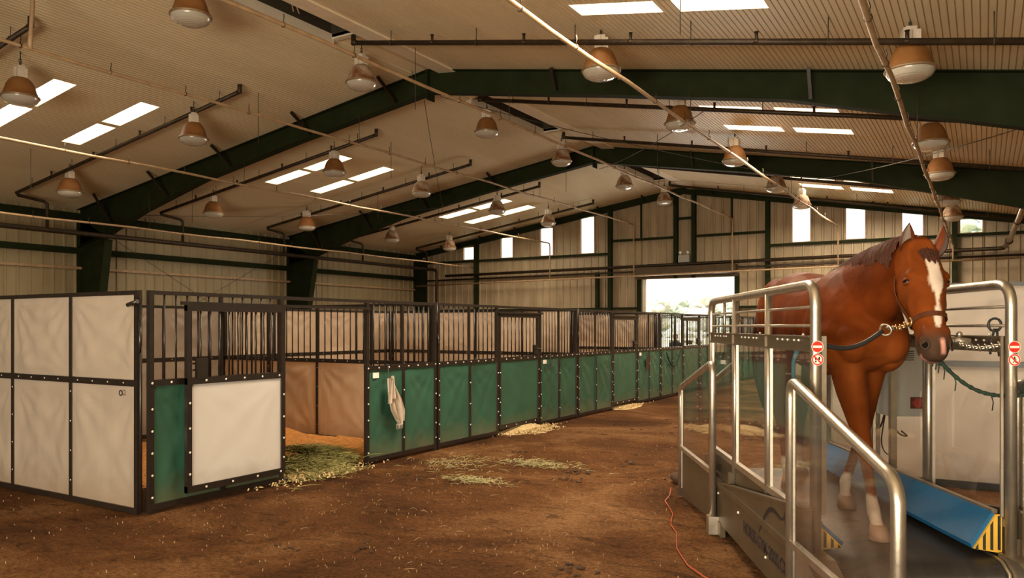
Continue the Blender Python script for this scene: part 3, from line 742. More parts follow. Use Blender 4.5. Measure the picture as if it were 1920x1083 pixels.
def front_section(t, x0, x1, seed, smat, div=True, zb=0.03, top=ZT, post=0.042, bargap=0.112, y=0):
    """frame of one barred section: posts, rails, kick sheet(s), bars"""
    f = MB(); hw = post/2
    for x in (x0+hw, x1-hw): f.box(x-hw, x+hw, y-0.025, y+0.025, 0, top)
    f.box(x0+0.001, x1-0.001, y-0.028, y+0.028, ZM-0.028, ZM+0.028)
    f.box(x0+0.001, x1-0.001, y-0.028, y+0.028, zb, zb+0.05)
    f.box(x0+0.001, x1-0.001, y-0.023, y+0.023, top-0.036, top-0.001)
    xm = (x0+x1)/2
    if div:
        f.box(xm-0.02, xm+0.02, y-0.027, y+0.02, zb, ZM); f.box(xm-0.016, xm+0.016, y-0.016, y+0.016, ZM, top-0.01)
    f.build('frame', M['black'], t)
    edges = [x0+post, xm-0.02, xm+0.02, x1-post] if div else [x0+post, x1-post]
    for i in range(0, len(edges), 2):
        sheet(edges[i]-0.005, edges[i+1]+0.005, zb+0.05, ZM-0.03, y-0.006, seed+i*3.3).build('kick_sheet', smat, t)
    if div:
        bars(t, x0+post, xm-0.02, ZM, top-0.02, y, bargap); bars(t, xm+0.02, x1-post, ZM, top-0.02, y, bargap)
    else: bars(t, x0+post, x1-post, ZM, top-0.02, y, bargap)
    pts = []
    x = x0+hw
    while x < x1: pts.append((x, ZM)); x += 0.19
    z = 0.14
    while z < ZM-0.1: pts += [(x0+hw, z), (x1-hw, z+0.03)]; z += 0.195
    if div: pts += [(xm, 0.25+k*0.3) for k in range(3)]
    rivets(pts, y-0.032, t)
def make_door(t, x0, x1, y, smat, open_=False, seed=1):
    f = MB(); top = 1.845; zb = 0.13 if open_ else 0.09
    for x in (x0+0.025, x1-0.025): f.box(x-0.025, x+0.025, y-0.022, y+0.022, zb, top)
    for z in (zb+0.03, ZM, top-0.022): f.box(x0, x1, y-0.024, y+0.024, z-0.03, z+0.03)
    d = f.build('door', M['black'], t)
    sheet(x0+0.045, x1-0.045, zb+0.055, ZM-0.025, y-0.006, seed+5.1, 0.010).build('door_sheet', smat, d)
    n = 10; me = MB().rod((0, y, ZM), (0, y, top-0.03), 0.009, 8).mesh('bar', M['black'])
    for i in range(1, n):
        o = D.objects.new('bar', me); C.objects.link(o); o.parent = d; o.location = (x0+0.05+(x1-x0-0.1)*i/n, 0, 0)
    pts = [(x0+0.025, z) for z in (0.3, 0.5, 0.72, 0.95)]+[(x1-0.025, z) for z in (0.3, 0.5, 0.72, 0.95)]+[(x0+0.2+k*0.22, ZM) for k in range(5)]+[(x0+0.2+k*0.3, zb+0.03) for k in range(4)]
    rivets(pts, y-0.028, d)
    l = MB()
    if open_:
        l.box(x0+0.10, x0+0.22, y-0.03, y+0.005, ZM+0.02, ZM+0.21); l.rod((x0+0.03, y, ZM+0.16), (x0+0.1, y, ZM+0.16), 0.008)
        l.rod((x0+0.03, y, ZM+0.1), (x0+0.1, y, ZM+0.1), 0.008)
    else:
        l.box(x1-0.16, x1-0.05, y-0.035, y+0.02, ZM+0.05, ZM+0.2); l.rod((x1-0.18, y-0.04, ZM+0.14), (x1+0.03, y-0.04, ZM+0.14), 0.009)
    l.build('latch', M['black'], d)
    return d
X0 = -6.3
YS = [4.21+4.235*i for i in range(5)]
SL = ['nearest green stall front, with open white sliding door and hanging grey towel',
      'green stall front next to the open one, pale shavings spilling under its closed door',
      'green stall front third along the row, brown cloth hanging on its far panel',
      'green stall front with daylight showing through its bars and a green rope loop',
      'farthest green stall front of the row, partly behind the treadmill gate']
for i, y0 in enumerate(YS):
    t = thing('stall_front', SL[i], 'stall front', (X0, y0, 0), R(90), 'green stall fronts along the aisle')
    front_section(t, 0.0, 1.53, 10+i*7, M['green'], div=True, bargap=0.112 if i < 3 else 0.135)
    front_section(t, 2.82, 4.2, 13+i*7, M['green'], div=True, bargap=0.112 if i < 3 else 0.135)
    h = MB(); h.box(1.53, 2.82, -0.022, 0.022, ZT-0.036, ZT-0.002); h.box(0.3 if i == 0 else 1.5, 2.86, -0.055, -0.03, 1.85, 1.88); h.build('header_rail', M['black'], t)
    if i == 0: make_door(t, 0.325, 1.49, -0.075, M['clean'], True, 3)
    else: make_door(t, 1.55, 2.80, 0.0, M['green'], False, 20+i)
    if i == 0:
        f = MB(); f.box(1.53, 1.62, -0.03, 0.04, 0.01, 0.05); f.build('floor_guide', M['black'], t)
    # small number tag with no writing, hung at the top of the second panel
    if i < 3:
        MB().box(2.93, 3.03, -0.03, -0.018, ZM-0.12, ZM-0.055).build('tag_plate', M['signwhite'], t)
    # corner pin with clip
    f = MB(); f.rod((4.215, -0.02, 1.55), (4.215, -0.02, ZT+0.01), 0.012); f.tube([(4.215, -0.03, 1.55), (4.22, -0.05, 1.45), (4.21, -0.04, 1.38)], 0.008, 6)
    f.build('corner_pin', M['black'], t)

def solid_panel(name, loc, rz, w, nd, label, smat, lower=None, group=None, upper='tarp', back=True, zt=ZT, seed=1, ZM=ZM, amp=0.030):
    t = thing(name, label, 'stall wall', loc, rz, group)
    f = MB(); hw = 0.025
    f.box(0.001, w-0.001, -0.022, 0.022, ZM-0.03, ZM+0.027); f.box(0.001, w-0.001, -0.022, 0.022, 0.0, 0.05); f.box(0.001, w-0.001, -0.022, 0.022, zt-0.038, zt-0.001)
    for k in range(nd+1):
        x = w*k/nd; a = max(0, x-0.02 if 0 < k < nd else (0 if k == 0 else w-0.05)); b = a+(0.04 if 0 < k < nd else 0.05)
        f.box(a, b, -0.0195, 0.0195, 0.002, zt-0.003)
    f.build('frame', M['black'], t)
    pts = []
    for k in range(nd):
        a, b = w*k/nd+0.015, w*(k+1)/nd-0.015
        sheet(a, b, 0.045, ZM-0.03, -0.006, seed+k*2.7, amp, 26, 26).build('lower_sheet', lower or smat, t)
        if upper == 'tarp': sheet(a, b, ZM+0.03, zt-0.04, -0.006, seed+k*3.9+1, amp, 26, 26).build('upper_sheet', smat, t)
        elif upper == 'bars': bars(t, a+0.01, b-0.01, ZM, zt-0.02, 0, 0.125)
        pts += [(a+0.12+j*0.24, ZM) for j in range(4)]
        pts += [(a, 0.2+j*0.28) for j in range(4)]
    rivets(pts, -0.024, t, 0.0075)
    return t
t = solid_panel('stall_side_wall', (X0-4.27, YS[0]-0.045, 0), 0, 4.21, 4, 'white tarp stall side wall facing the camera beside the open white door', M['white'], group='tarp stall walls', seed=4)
g = MB(); g.rod((4.12, -0.05, ZT-0.13), (4.26, -0.05, ZT-0.10), 0.02); g.ring((4.0, -0.04, ZM-0.09), 0.022, 0.005, (0, 1, 0)); g.rod((4.245, -0.01, 0.02), (4.245, -0.01, ZT), 0.014)
g.tube([(4.245, -0.02, 1.7), (4.27, -0.03, 1.55), (4.26, -0.03, 1.42)], 0.016, 6)
g.build('corner_latch', M['black'], t)
PL = ['tan stall partition behind the heap of orange shavings', 'tan tarp partition seen through the bars of the second stall', 'tan tarp partition seen through the bars of the third stall',
      'open-topped stall partition with daylight behind it', 'open-topped partition ending the stall row by the gable wall']
for i in range(5):
    y = YS[i]+4.215
    if i == 0: solid_panel('stall_partition', (X0-4.3, y, 0), 0, 4.22, 4, PL[i], M['tan'], group='stall partitions', upper='bars', seed=9)
    elif i < 3: solid_panel('stall_partition', (X0-4.3, y, 0), 0, 4.22, 4, PL[i], M['tan'], group='stall partitions', seed=12+i)
    else: solid_panel('stall_partition', (X0-4.3, y, 0), 0, 4.22, 4, PL[i], M['green'], group='stall partitions', upper='open', seed=22+i, ZM=0.92)
BL = ['white tarp rear wall of the nearest stall behind the barred door', 'tan tarp rear wall of the second stall', 'tan tarp rear wall of the third stall', None]
for i in range(3):
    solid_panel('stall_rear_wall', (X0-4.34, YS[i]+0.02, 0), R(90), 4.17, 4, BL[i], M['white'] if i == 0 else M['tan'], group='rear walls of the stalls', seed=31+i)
# second row of stalls: its side wall behind the treadmill
t = solid_panel('stall_side_wall', (-1.62, 9.20, 0), R(2.0), 4.4, 2, 'white tarp stall wall behind the horse and the treadmill', M['littarp'], group='tarp stall walls', zt=2.10, seed=50, ZM=1.27, amp=0.022)
MB().box(0.0, 4.4, -0.05, -0.024, 0.0, 0.07).build('ground_batten', M['blackpaint'], t)

# shavings heap and hay in the open stall
def mound(x0, x1, y0, y1, hf, n=60):
    m = MB()
    def fn(a, b):
        x = x0+(x1-x0)*a; y = y0+(y1-y0)*b
        e = min(1, 5*min(a, 1-a, b, 1-b))
        return (x, y, max(-0.03, hf(x, y)*e + 0.035*e*fbm((x*4, y*4, 1))+0.02*e*fbm((x*14, y*14, 2))-0.02))
    m.grid(fn, n, n, True)
    return m
def hs(x, y):
    h = 0.05+0.30*max(0, min(1, (y-7.0)/0.8))
    return h*(0.9+0.25*math.sin(x*1.9+0.5))
o = mound(-10.55, -6.55, 4.5, 8.38, hs, 90).build('shavings_bed', M['shaving'])
tag(o, 'orange wood shavings heaped against the tan partition in the open stall', 'wood shavings', kind='stuff')
def blades(m, cx, cy, rx, ry, n, zf, ln=(0.08, 0.25), w=0.004, tilt=0.35, gauss=True):
    for _ in range(n):
        if gauss: x = cx+random.gauss(0, rx*0.5); y = cy+random.gauss(0, ry*0.5)
        else: x = cx+random.uniform(-rx, rx); y = cy+random.uniform(-ry, ry)
        a = random.uniform(0, 2*math.pi); l = random.uniform(*ln); ti = random.uniform(-0.05, tilt)
        z = zf(x, y)+random.uniform(0.004, 0.02)
        dx, dy, dz = math.cos(a)*math.cos(ti)*l, math.sin(a)*math.cos(ti)*l, math.sin(ti)*l
        nx, ny = -math.sin(a)*w, math.cos(a)*w
        bz = random.uniform(0, 0.02)
        p = Vector((x, y, z)); q = p+Vector((dx*0.5, dy*0.5, dz*0.5+bz)); r = p+Vector((dx, dy, dz*0.8))
        s = Vector((nx, ny, w*0.5))
        m.add([p-s, p+s, q+s, q-s, r+s*0.4, r-s*0.4], [(0, 1, 2, 3), (3, 2, 4, 5)])
    return m
m = MB()
hz = lambda x, y: max(0.0, 0.11*math.exp(-((x+7.05)/0.75)**2-((y-6.75)/0.55)**2))
blades(m, -6.72, 6.38, 0.42, 0.55, 2600, lambda x, y: hz(x, y)*random.uniform(0.2, 0.9), (0.1, 0.28), 0.004, 0.35)
blades(m, -7.0, 6.92, 0.50, 0.22, 1500, lambda x, y: 0.05+hz(x, y)*random.uniform(0.3, 1.0), (0.1, 0.26), 0.004, 0.35)
blades(m, -6.3, 6.2, 0.25, 0.55, 500, lambda x, y: 0.012, (0.08, 0.2), 0.003, 0.2)
tag(m.build('hay', M['hay']), 'loose green hay spread in the doorway of the open stall', 'hay', kind='stuff')
m = MB(); blades(m, -6.35, 6.2, 0.28, 0.75, 900, lambda x, y: 0.015, (0.02, 0.05), 0.007, 0.4)
blades(m, -6.9, 5.9, 0.5, 0.4, 900, lambda x, y: 0.03, (0.02, 0.05), 0.008, 0.4)
tag(m.build('pale_shavings', M['paleshaving']), 'pale wood shavings at the threshold of the open stall', 'wood shavings', kind='stuff')
# shavings spilling under the second and third doors
m = MB()
def fn(a, b):
    x = -6.75+1.05*a; y = 10.1+1.35*b
    e = math.sin(math.pi*a)*math.sin(math.pi*b)
    return (x, y, -0.02+0.10*e*math.exp(-((x+6.3)/0.22)**2)+0.03*e*fbm((x*9, y*9, 5)))
m.grid(fn, 36, 44); blades(m, -6.12, 10.75, 0.25, 0.65, 800, lambda x, y: 0.01, (0.02, 0.05), 0.008, 0.4)
tag(m.build('spilled_shavings', M['paleshaving']), 'pale wood shavings spilling from under the second stall door', 'wood shavings', kind='stuff')
m = MB()
def fn(a, b):
    x = -6.6+0.6*a; y = 14.2+1.5*b
    e = math.sin(math.pi*a)*math.sin(math.pi*b)
    return (x, y, -0.03+0.07*e+0.02*e*fbm((x*9, y*9, 5)))
m.grid(fn, 20, 30); blades(m, -6.2, 14.9, 0.15, 0.8, 250, lambda x, y: 0.01, (0.02, 0.05), 0.008, 0.4)
tag(m.build('spilled_shavings', M['paleshaving']), 'thin strip of pale shavings under the third stall door', 'wood shavings', kind='stuff')
# hay wisps on the aisle floor
for (x, y, rx, ry, n, lab) in ((-4.55, 8.1, 0.5, 0.22, 420, 'thin patch of dry hay lying in mid aisle, the farther one'), (-4.7, 6.88, 0.34, 0.16, 260, 'thin patch of dry hay lying in mid aisle, the nearer one'),
                               (-5.4, 7.6, 0.5, 0.5, 260, 'sparse dry hay strewn on the floor before the towel panel')):
    m = MB(); blades(m, x, y, rx, ry, n, lambda a, b: 0.003, (0.05, 0.16), 0.0022, 0.05)
    tag(m.build('hay_wisps', M['straw']), lab, 'hay', kind='stuff')
m = MB()
for cx, cy, rx, ry, n in ((-4.2, 7.4, 1.85, 3.8, 800), (-3.6, 4.0, 2.2, 1.4, 240), (-7.4, 3.2, 1.6, 0.8, 140), (-4.0, 13.0, 1.8, 3.0, 200)):
    blades(m, cx, cy, rx, ry, n, lambda x, y: 0.002, (0.004, 0.014), 0.0028, 0.12, False)
blades(m, -4.2, 6.6, 1.8, 2.5, 220, lambda x, y: 0.003, (0.03, 0.09), 0.0018, 0.1, False)
m.v = [v for v in m.v]
tag(m.build('wood_chips', M['chip']), 'pale wood chips and straw bits scattered over the dirt floor', 'wood chips', kind='stuff')
m = MB()
for _ in range(46):
    cx, cy = (random.uniform(-5.6, -2.2), random.uniform(3.6, 15)) if random.random() < 0.55 else (random.gauss(-3.4, 0.8), random.gauss(10.5, 2.2))
    if cx > -2.1 or cx < -5.9: continue
    for _k in range(random.randint(3, 14)):
        x, y = cx+random.gauss(0, 0.10), cy+random.gauss(0, 0.07)
        b0 = len(m.v); r = random.uniform(0.005, 0.016); m.ball((x, y, 0.002), r, 7, 5, (random.uniform(0.8, 2.6), random.uniform(0.8, 1.8), 0.45))
        for i in range(b0, len(m.v)):
            p = Vector(m.v[i]); m.v[i] = tuple(p+(p-Vector((x, y, 0)))*0.9*noise.noise(p*70))
tag(m.build('dirt_clods', M['clod']), 'dark clods and dung bits scattered over the aisle', 'dirt', kind='stuff')
m = MB()
for dx, dy, r in ((0, 0, 0.09), (0.1, 0.06, 0.07), (-0.08, 0.05, 0.06), (0.02, 0.12, 0.07)): m.ball((-2.72+dx, 7.95+dy, 0.05), r, 8, 6, (1.2, 1, 0.8))
tag(m.build('dung_pile', M['clod']), 'small dark clump on the floor at the rear foot of the treadmill', 'dirt')

# ------------------------------------------------------------------ hung things
t = thing('hanging_towel', 'grey towel hanging from a hook on the green panel beside the open stall', 'towel', (X0+0.06, 7.38, 0.42))
def tw(a, b):
    z = 0.60*(1-b)   # b=0 top
    wtop = 0.09+0.21*min(1, b*2.0)
    y = (a-0.5)*wtop*(1.0 if b < 0.75 else 1-(b-0.75)*2.0)+0.20*b-0.02
    x = 0.03+0.028*math.sin(a*17+b*2)*min(1, 0.4+b)+0.01*math.sin(a*7+1)
    zz = z-0.10*b*abs(a-0.6)*(-1.4)
    return (x, y, zz)
MB().grid(tw, 26, 30).build('towel_cloth', M['towel'], t)
def tw2(a, b):
    return (0.06+0.02*math.sin(a*14+2), (a-0.5)*(0.06+0.10*b)-0.01+0.0*b, 0.60-0.28*b-0.03*math.sin(a*6))
MB().grid(tw2, 16, 14).build('towel_fold', M['towel'], t)
fr = MB()
for k in range(9): fr.tube([(0.03, 0.12+0.014*k, 0.03), (0.035, 0.12+0.014*k+random.uniform(-.01, .01), -0.01), (0.03, 0.115+0.014*k, -0.04)], 0.0025, 5)
fr.build('fringe', M['towel'], t)
o = MB().tube([(X0+0.02, 7.38, 1.19), (X0+0.055, 7.38, 1.18), (X0+0.06, 7.38, 1.02), (X0+0.085, 7.38, 0.98), (X0+0.11, 7.38, 1.02)], 0.006, 6).build('wire_hook', M['wire'])
tag(o, 'wire hook over the rail holding the grey towel', 'hook')
o = MB().tube([(X0+0.02, 11.57, 1.19), (X0+0.05, 11.57, 1.17), (X0+0.05, 11.57, 0.98)], 0.007, 6)
o.tube([(X0+0.05, 11.44, 1.03), (X0+0.055, 11.48, 0.985), (X0+0.05, 11.57, 0.975), (X0+0.055, 11.66, 0.985), (X0+0.05, 11.7, 1.03)], 0.007, 6)
tag(o.build('bridle_hook', M['wire']), 'empty metal bridle hook on the green panel of the second stall', 'hook')
m = MB().grid(lambda a, b: (X0+0.045+0.01*math.sin(a*9), 15.93+0.15*a+0.02*math.sin(b*3), 1.0-0.30*b-0.03*math.sin(a*5)), 12, 12)
m.tube([(X0+0.03, 16.0, 1.17), (X0+0.05, 16.0, 1.0)], 0.006, 6)
tag(m.build('hanging_rag', M['brownrag']), 'dark brown cloth hanging on the green panel of the third stall', 'cloth')
pts = [(X0+0.05, 17.2+0.96*k/14, 1.06-0.34*math.sin(math.pi*k/14)**0.8) for k in range(15)]
tag(MB().tube(pts, 0.018, 8).build('rope_loop', M['greenrope']), 'green rope hanging in a loop on the fourth stall front', 'rope')
pts = [(-2.73, 7.64), (-2.62, 7.3), (-2.57, 7.03), (-2.42, 6.75), (-2.33, 6.57), (-2.28, 6.4), (-2.22, 6.21), (-2.10, 6.0), (-2.04, 5.84), (-1.99, 5.7), (-1.94, 5.56), (-1.84, 5.38), (-1.74, 5.21), (-1.57, 5.03), (-1.3, 4.85), (-1.0, 4.75)]
tag(MB().tube([(x, y, 0.008) for x, y in pts], 0.0045, 6).build('extension_cord', M['redcord']), 'thin red extension cord lying along the floor beside the treadmill', 'cord')

# ------------------------------------------------------------------ treadmill (local frame: x across, y away from the camera, z up)
TH = R(28.46); cT, sT = math.cos(TH), math.sin(TH)
def uv(u, v, z=0.0): return (u*cT-v*sT, u*sT+v*cT, z)
UC, VC = 1.90, 5.45
T = thing('horse_treadmill', 'galvanised horse treadmill with clear side panels and sloping tube gates', 'treadmill', uv(UC, VC), TH)
def L(u, v, z): return (u-UC, v-VC, z)
UL, UR = 1.40, 2.40
VP = [4.17, 5.05, 5.94, 6.80]
DZK = 0.44
def bend(pts, r=0.09, n=5):
    """round the corners of a polyline"""
    out = [Vector(pts[0])]
    for i in range(1, len(pts)-1):
        p = Vector(pts[i]); a = (Vector(pts[i-1])-p); b = (Vector(pts[i+1])-p)
        ra = min(r, a.length*0.45); rb = min(r, b.length*0.45)
        A = p+a.normalized()*ra; B = p+b.normalized()*rb
        for k in range(n+1):
            s = k/n; out.append(A*(1-s)**2+p*2*s*(1-s)+B*s*s)
    out.append(Vector(pts[-1]))
    return out
for u, side in ((UL, -1), (UR, 1)):
    f = MB(); f.tube(bend([L(u, VP[0], DZK-0.06), L(u, VP[0], 1.875), L(u, VP[3], 1.865), L(u, VP[3], DZK-0.06)], 0.12, 6), 0.028, 14)
    f.build('rail_tube', M['galv'], T)
    for v in VP[1:3]:
        MB().tube([L(u, v, DZK-0.06), L(u, v, 1.865)], 0.025, 12).build('rail_post', M['galv'], T)
    for z in (1.755, 1.655):
        MB().tube([L(u, VP[0], z), L(u, VP[3], z)], 0.0085, 8).build('cross_bar', M['galv'], T)
    MB().tube([L(u, 6.3, 1.555), L(u, 6.3, 1.865)], 0.012, 8).build('cross_bar', M['galv'], T)
    ch = MB(); ch.box(u-UC-0.012, u-UC+0.03*side*-1 if side < 0 else u-UC+0.012, VP[0]-VC+0.03, VP[3]-VC-0.03, 1.515, 1.60)
    ch = MB(); a = u-UC
    ch.box(a-0.014, a+0.014, VP[0]-VC+0.03, VP[3]-VC-0.03, 1.517, 1.598)
    ch.box(a-0.026, a+0.026, VP[0]-VC+0.03, VP[3]-VC-0.03, 1.590, 1.600); ch.box(a-0.026, a+0.026, VP[0]-VC+0.03, VP[3]-VC-0.03, 1.515, 1.523)
    c_ = ch.build('channel_rail', M['sheetsteel'], T)
    for i in range(3):
        for dv, dx, z in ((0.22, -0.018, 1.575), (0.30, -0.018, 1.575), (0.42, -0.018, 1.575), (0.52, -0.018, 1.575), (0.62, -0.018, 1.575), (0.2, 0, 1.606)):
            MB().ball((a+dx, VP[i]-VC+dv, z), 0.0075, 8, 5).build('bolt', M['rivet'], c_)
    bb = MB(); bb.box(a-0.018, a+0.018, VP[0]-VC+0.02, VP[3]-VC-0.02, 0.60, 0.64); bb.build('pane_rail', M['galv'], T)
    for i in range(3):
        g = MB(); g.quad((a, VP[i]-VC+0.03, 0.63), (a, VP[i+1]-VC-0.03, 0.63), (a, VP[i+1]-VC-0.03, 1.52), (a, VP[i]-VC+0.03, 1.52)); g.build('clear_panel', M['glass'] if side < 0 else M['clearglass'], T)
        for v_ in (VP[i]-VC+0.055, VP[i+1]-VC-0.055): MB().box(a-0.009, a+0.009, v_-0.01, v_+0.01, 0.63, 1.52).build('panel_edge', M['galv'], T)
    # inner strip beside the front post
    s = MB(); s.box(a-0.012+0.045*(-side)*0+0.042, a+0.055, VP[0]-VC-0.005, VP[0]-VC+0.005, 0.66, 1.60) if side < 0 else s.box(a-0.055, a-0.042, VP[0]-VC-0.005, VP[0]-VC+0.005, 0.66, 1.60)
    s.build('panel_edge', M['galv'], T)
    # base side panel, taller towards the front
    uo = 1.355 if side < 0 else 2.445
    p = MB(); p.prism([(4.13-VC, 0.10), (6.32-VC, 0.10), (6.34-VC, 0.395), (4.13-VC, 0.69)], uo-UC-0.012, uo-UC+0.012, 'x')
    p.box(uo-UC-0.02, uo-UC+0.02, 6.16-VC, 6.32-VC, 0.0, 0.11); p.box(uo-UC-0.02, uo-UC+0.02, 4.2-VC, 4.36-VC, 0.0, 0.11)
    base = p.build('base_side', M['sheetsteel'], T)
    e = MB(); e.bar((uo-UC, 6.34-VC, 0.40), (uo-UC, 4.13-VC, 0.695), 0.04, 0.014); e.build('top_edge', M['sheetsteel'], base)
    if side < 0:
        # lettering and horse outline on the side facing the aisle
        cu = D.curves.new('lettering', 'FONT'); cu.body = 'HORSE-GYM-2000.COM'; cu.size = 0.115; cu.extrude = 0.001; cu.offset = 0.0018
        cu.materials.append(M['logo'])
        o = D.objects.new('lettering_curve', cu); C.objects.link(o); bpy.context.view_layer.update()
        lm = D.meshes.new_from_object(o.evaluated_get(bpy.context.evaluated_depsgraph_get())); D.objects.remove(o)
        o = D.objects.new('lettering', lm); C.objects.link(o); o.parent = base
        o.matrix_basis = Matrix(((0, 0, -1, uo-UC-0.0135), (-1, 0, 0, 5.46-VC), (0, 1, 0, 0.235), (0, 0, 0, 1)))
        o.scale = (0.915, 1, 1)
        lg = MB(); x = uo-UC-0.014
        def smooth(K, n=6):
            K = [K[0]]+K+[K[-1]]; out = []
            for i in range(1, len(K)-2):
                for j in range(n):
                    t_ = j/n; q = []
                    for c4 in zip(K[i-1], K[i], K[i+1], K[i+2]):
                        a_, b_, c_2, d_ = c4; q.append(0.5*(2*b_+(c_2-a_)*t_+(2*a_-5*b_+4*c_2-d_)*t_**2+(3*b_-a_-3*c_2+d_)*t_**3))
                    out.append(tuple(q))
            return out+[K[-2]]
        st = smooth([(5.06, 0.335, 0.008), (5.00, 0.40, 0.014), (4.92, 0.475, 0.017), (4.84, 0.525, 0.017), (4.75, 0.548, 0.015), (4.67, 0.545, 0.012), (4.60, 0.535, 0.009), (4.545, 0.545, 0.008), (4.51, 0.585, 0.006), (4.49, 0.62, 0.003)])
        vs = []
        for v, z, w in st: vs += [(x, v-VC, z-w), (x, v-VC, z+w)]
        lg.add(vs, [(2*i, 2*i+1, 2*i+3, 2*i+2) for i in range(len(st)-1)])
        st = smooth([(4.49, 0.62, 0.003), (4.505, 0.55, 0.006), (4.48, 0.47, 0.007), (4.44, 0.40, 0.008), (4.41, 0.38, 0.005)])
        vs = []
        for v, z, w in st: vs += [(x, v-VC-w, z), (x, v-VC+w, z)]
        lg.add(vs, [(2*i, 2*i+1, 2*i+3, 2*i+2) for i in range(len(st)-1)])
        lg.build('horse_outline', M['logo'], base)
        rv = MB()
        for v, z in ((6.25, 0.33), (5.6, 0.33), (4.9, 0.22)): rv.ball((x, v-VC, z), 0.010, 8, 5)
        rv.build('rivets', M['rivet'], base)
    # kerb plate between base side and rails
    k_ = MB(); k_.bar(L((uo+u)/2, 4.15, 0.43), L((uo+u)/2, 6.85, 0.40), abs(u-uo)+0.05, 0.04); k_.bar(L(u, 4.12, 0.40), L(u, 6.85, 0.40), 0.06, 0.12)
    for v in VP:
        k_.bar(L(u-0.03*side*-1, v, 0.36), L(u-0.03*side*-1, v, 0.55), 0.05, 0.04)
    k_.box(u-UC-0.006, u-UC+0.006, VP[0]-VC, VP[3]-VC, 0.38, 0.61)
    k_.build('kerb', M['sheetsteel'], T)
    # blue guard inside
    s = side
    ui = u - s*0.045
    zt_ = 0.675 if side > 0 else 0.60
    gp = [(ui-UC, zt_-0.02), (ui-UC-s*0.012, zt_), (ui-UC-s*0.125, 0.50), (ui-UC-s*0.115, 0.475), (ui-UC-s*0.09, 0.48)]
    gd = MB().prism(gp, 4.24-VC, 6.7-VC, 'y').build('kick_guard', M['blue'], T, fix=True)
    ge = MB(); ge.bar(L(ui, 4.24, zt_-0.003), L(ui, 6.7, zt_-0.003), 0.03, 0.02); ge.build('guard_edge', M['galv'] if side > 0 else M['blue'], gd)
    tri = [(ui-UC+s*0.0, zt_-0.015), (ui-UC-s*0.115, 0.478), (ui-UC+s*0.03, 0.455), (ui-UC+s*0.03, zt_-0.015)]
    MB().prism(tri, 4.225-VC, 4.239-VC, 'y').build('hazard_plate', M['yellow'], gd, fix=True)
    sb = MB()
    for k in range(4):
        xa = ui-UC-s*0.115+s*0.038*k+s*0.008; xb = xa+s*0.016
        def ztop(x): return 0.478+(zt_-0.015-0.478)*min(1, max(0, (x-(ui-UC-s*0.115))/(s*0.115)))-0.008
        sb.add([(xa, 4.2245-VC, 0.474), (xb, 4.2245-VC, 0.470), (xb, 4.2245-VC, ztop(xb)), (xa, 4.2245-VC, ztop(xa))], [(0, 1, 2, 3)])
    sb.build('hazard_stripes', M['blackpaint'], gd)
    # bearing block at the front drum
    b_ = MB(); b_.prism([(3.90-VC, 0.30), (4.20-VC, 0.30), (4.20-VC, 0.465), (4.02-VC, 0.465), (3.90-VC, 0.41)], u-UC-s*0.05, u-UC+s*0.10, 'x')
    b_.build('bearing_block', M['galv'], T, fix=True)
    bt = MB(); bt.tube([L(u-s*0.062, 4.30, 0.448), L(u-s*0.062, 4.14, 0.435), L(u-s*0.062, 4.075, 0.39), L(u-s*0.062, 4.06, 0.30)], 0.010, 6); bt.build('belt_edge_strip', M['galv'], T)
    # signs on the front post
    pl = MB()
    for zc, kind in ((1.545, 0), (1.478, 1)):
        yb = VP[0]-VC-0.0295
        d_ = MB(); 
        def disc(m, r, y, mat_n=24, cx=a, cz=zc):
            vs = [(cx+r*math.cos(2*math.pi*i/mat_n), y, cz+r*math.sin(2*math.pi*i/mat_n)) for i in range(mat_n)]
            m.add(vs, [tuple(range(mat_n))])
        disc(d_, 0.0315, yb); sg = d_.build('sign', M['signwhite'], T)
        r_ = MB(); 
        if kind == 0:
            disc(r_, 0.0285, yb-0.0004); r_.build('red_disc', M['signred'], sg)
            w_ = MB(); w_.add([(a-0.024, yb-0.0008, zc-0.006), (a+0.024, yb-0.0008, zc-0.006), (a+0.024, yb-0.0008, zc+0.006), (a-0.024, yb-0.0008, zc+0.006)], [(0, 1, 2, 3)]); w_.build('white_bar', M['signwhite'], sg)
        else:
            n_ = 28; vs = []
            for i in range(n_):
                an = 2*math.pi*i/n_
                for rr in (0.023, 0.0295): vs.append((a+rr*math.cos(an), yb-0.0004, zc+rr*math.sin(an)))
            r_.add(vs, [(2*i, 2*i+1, (2*i+3) % (2*n_), (2*i+2) % (2*n_)) for i in range(n_)])
            r_.add([(a-0.019, yb-0.0012, zc+0.014), (a-0.014, yb-0.0012, zc+0.019), (a+0.019, yb-0.0012, zc-0.014), (a+0.014, yb-0.0012, zc-0.019)], [(0, 1, 2, 3)])
            r_.build('red_ring', M['signred'], sg)
            fp = MB()
            if side < 0:
                for sx in (-1, 1):
                    for (cz, rx, rz) in ((0.006, 0.0055, 0.009), (-0.010, 0.0045, 0.0055)):
                        n2 = 14; fp.add([(a+sx*0.009+rx*math.cos(2*math.pi*i/n2), yb-0.0009, zc+cz+rz*math.sin(2*math.pi*i/n2)) for i in range(n2)], [tuple(range(n2))])
            else:
                n2 = 12; fp.add([(a+0.004*math.cos(2*math.pi*i/n2), yb-0.0009, zc+0.014+0.004*math.sin(2*math.pi*i/n2)) for i in range(n2)], [tuple(range(n2))])
                def st_(p0, p1, w):
                    d0 = Vector((p1[0]-p0[0], 0, p1[1]-p0[1])).normalized(); nn = Vector((-d0.z, 0, d0.x))*w
                    A = Vector((a+p0[0], yb-0.0009, zc+p0[1])); B = Vector((a+p1[0], yb-0.0009, zc+p1[1]))
                    fp.add([A-nn, A+nn, B+nn, B-nn], [(0, 1, 2, 3)])
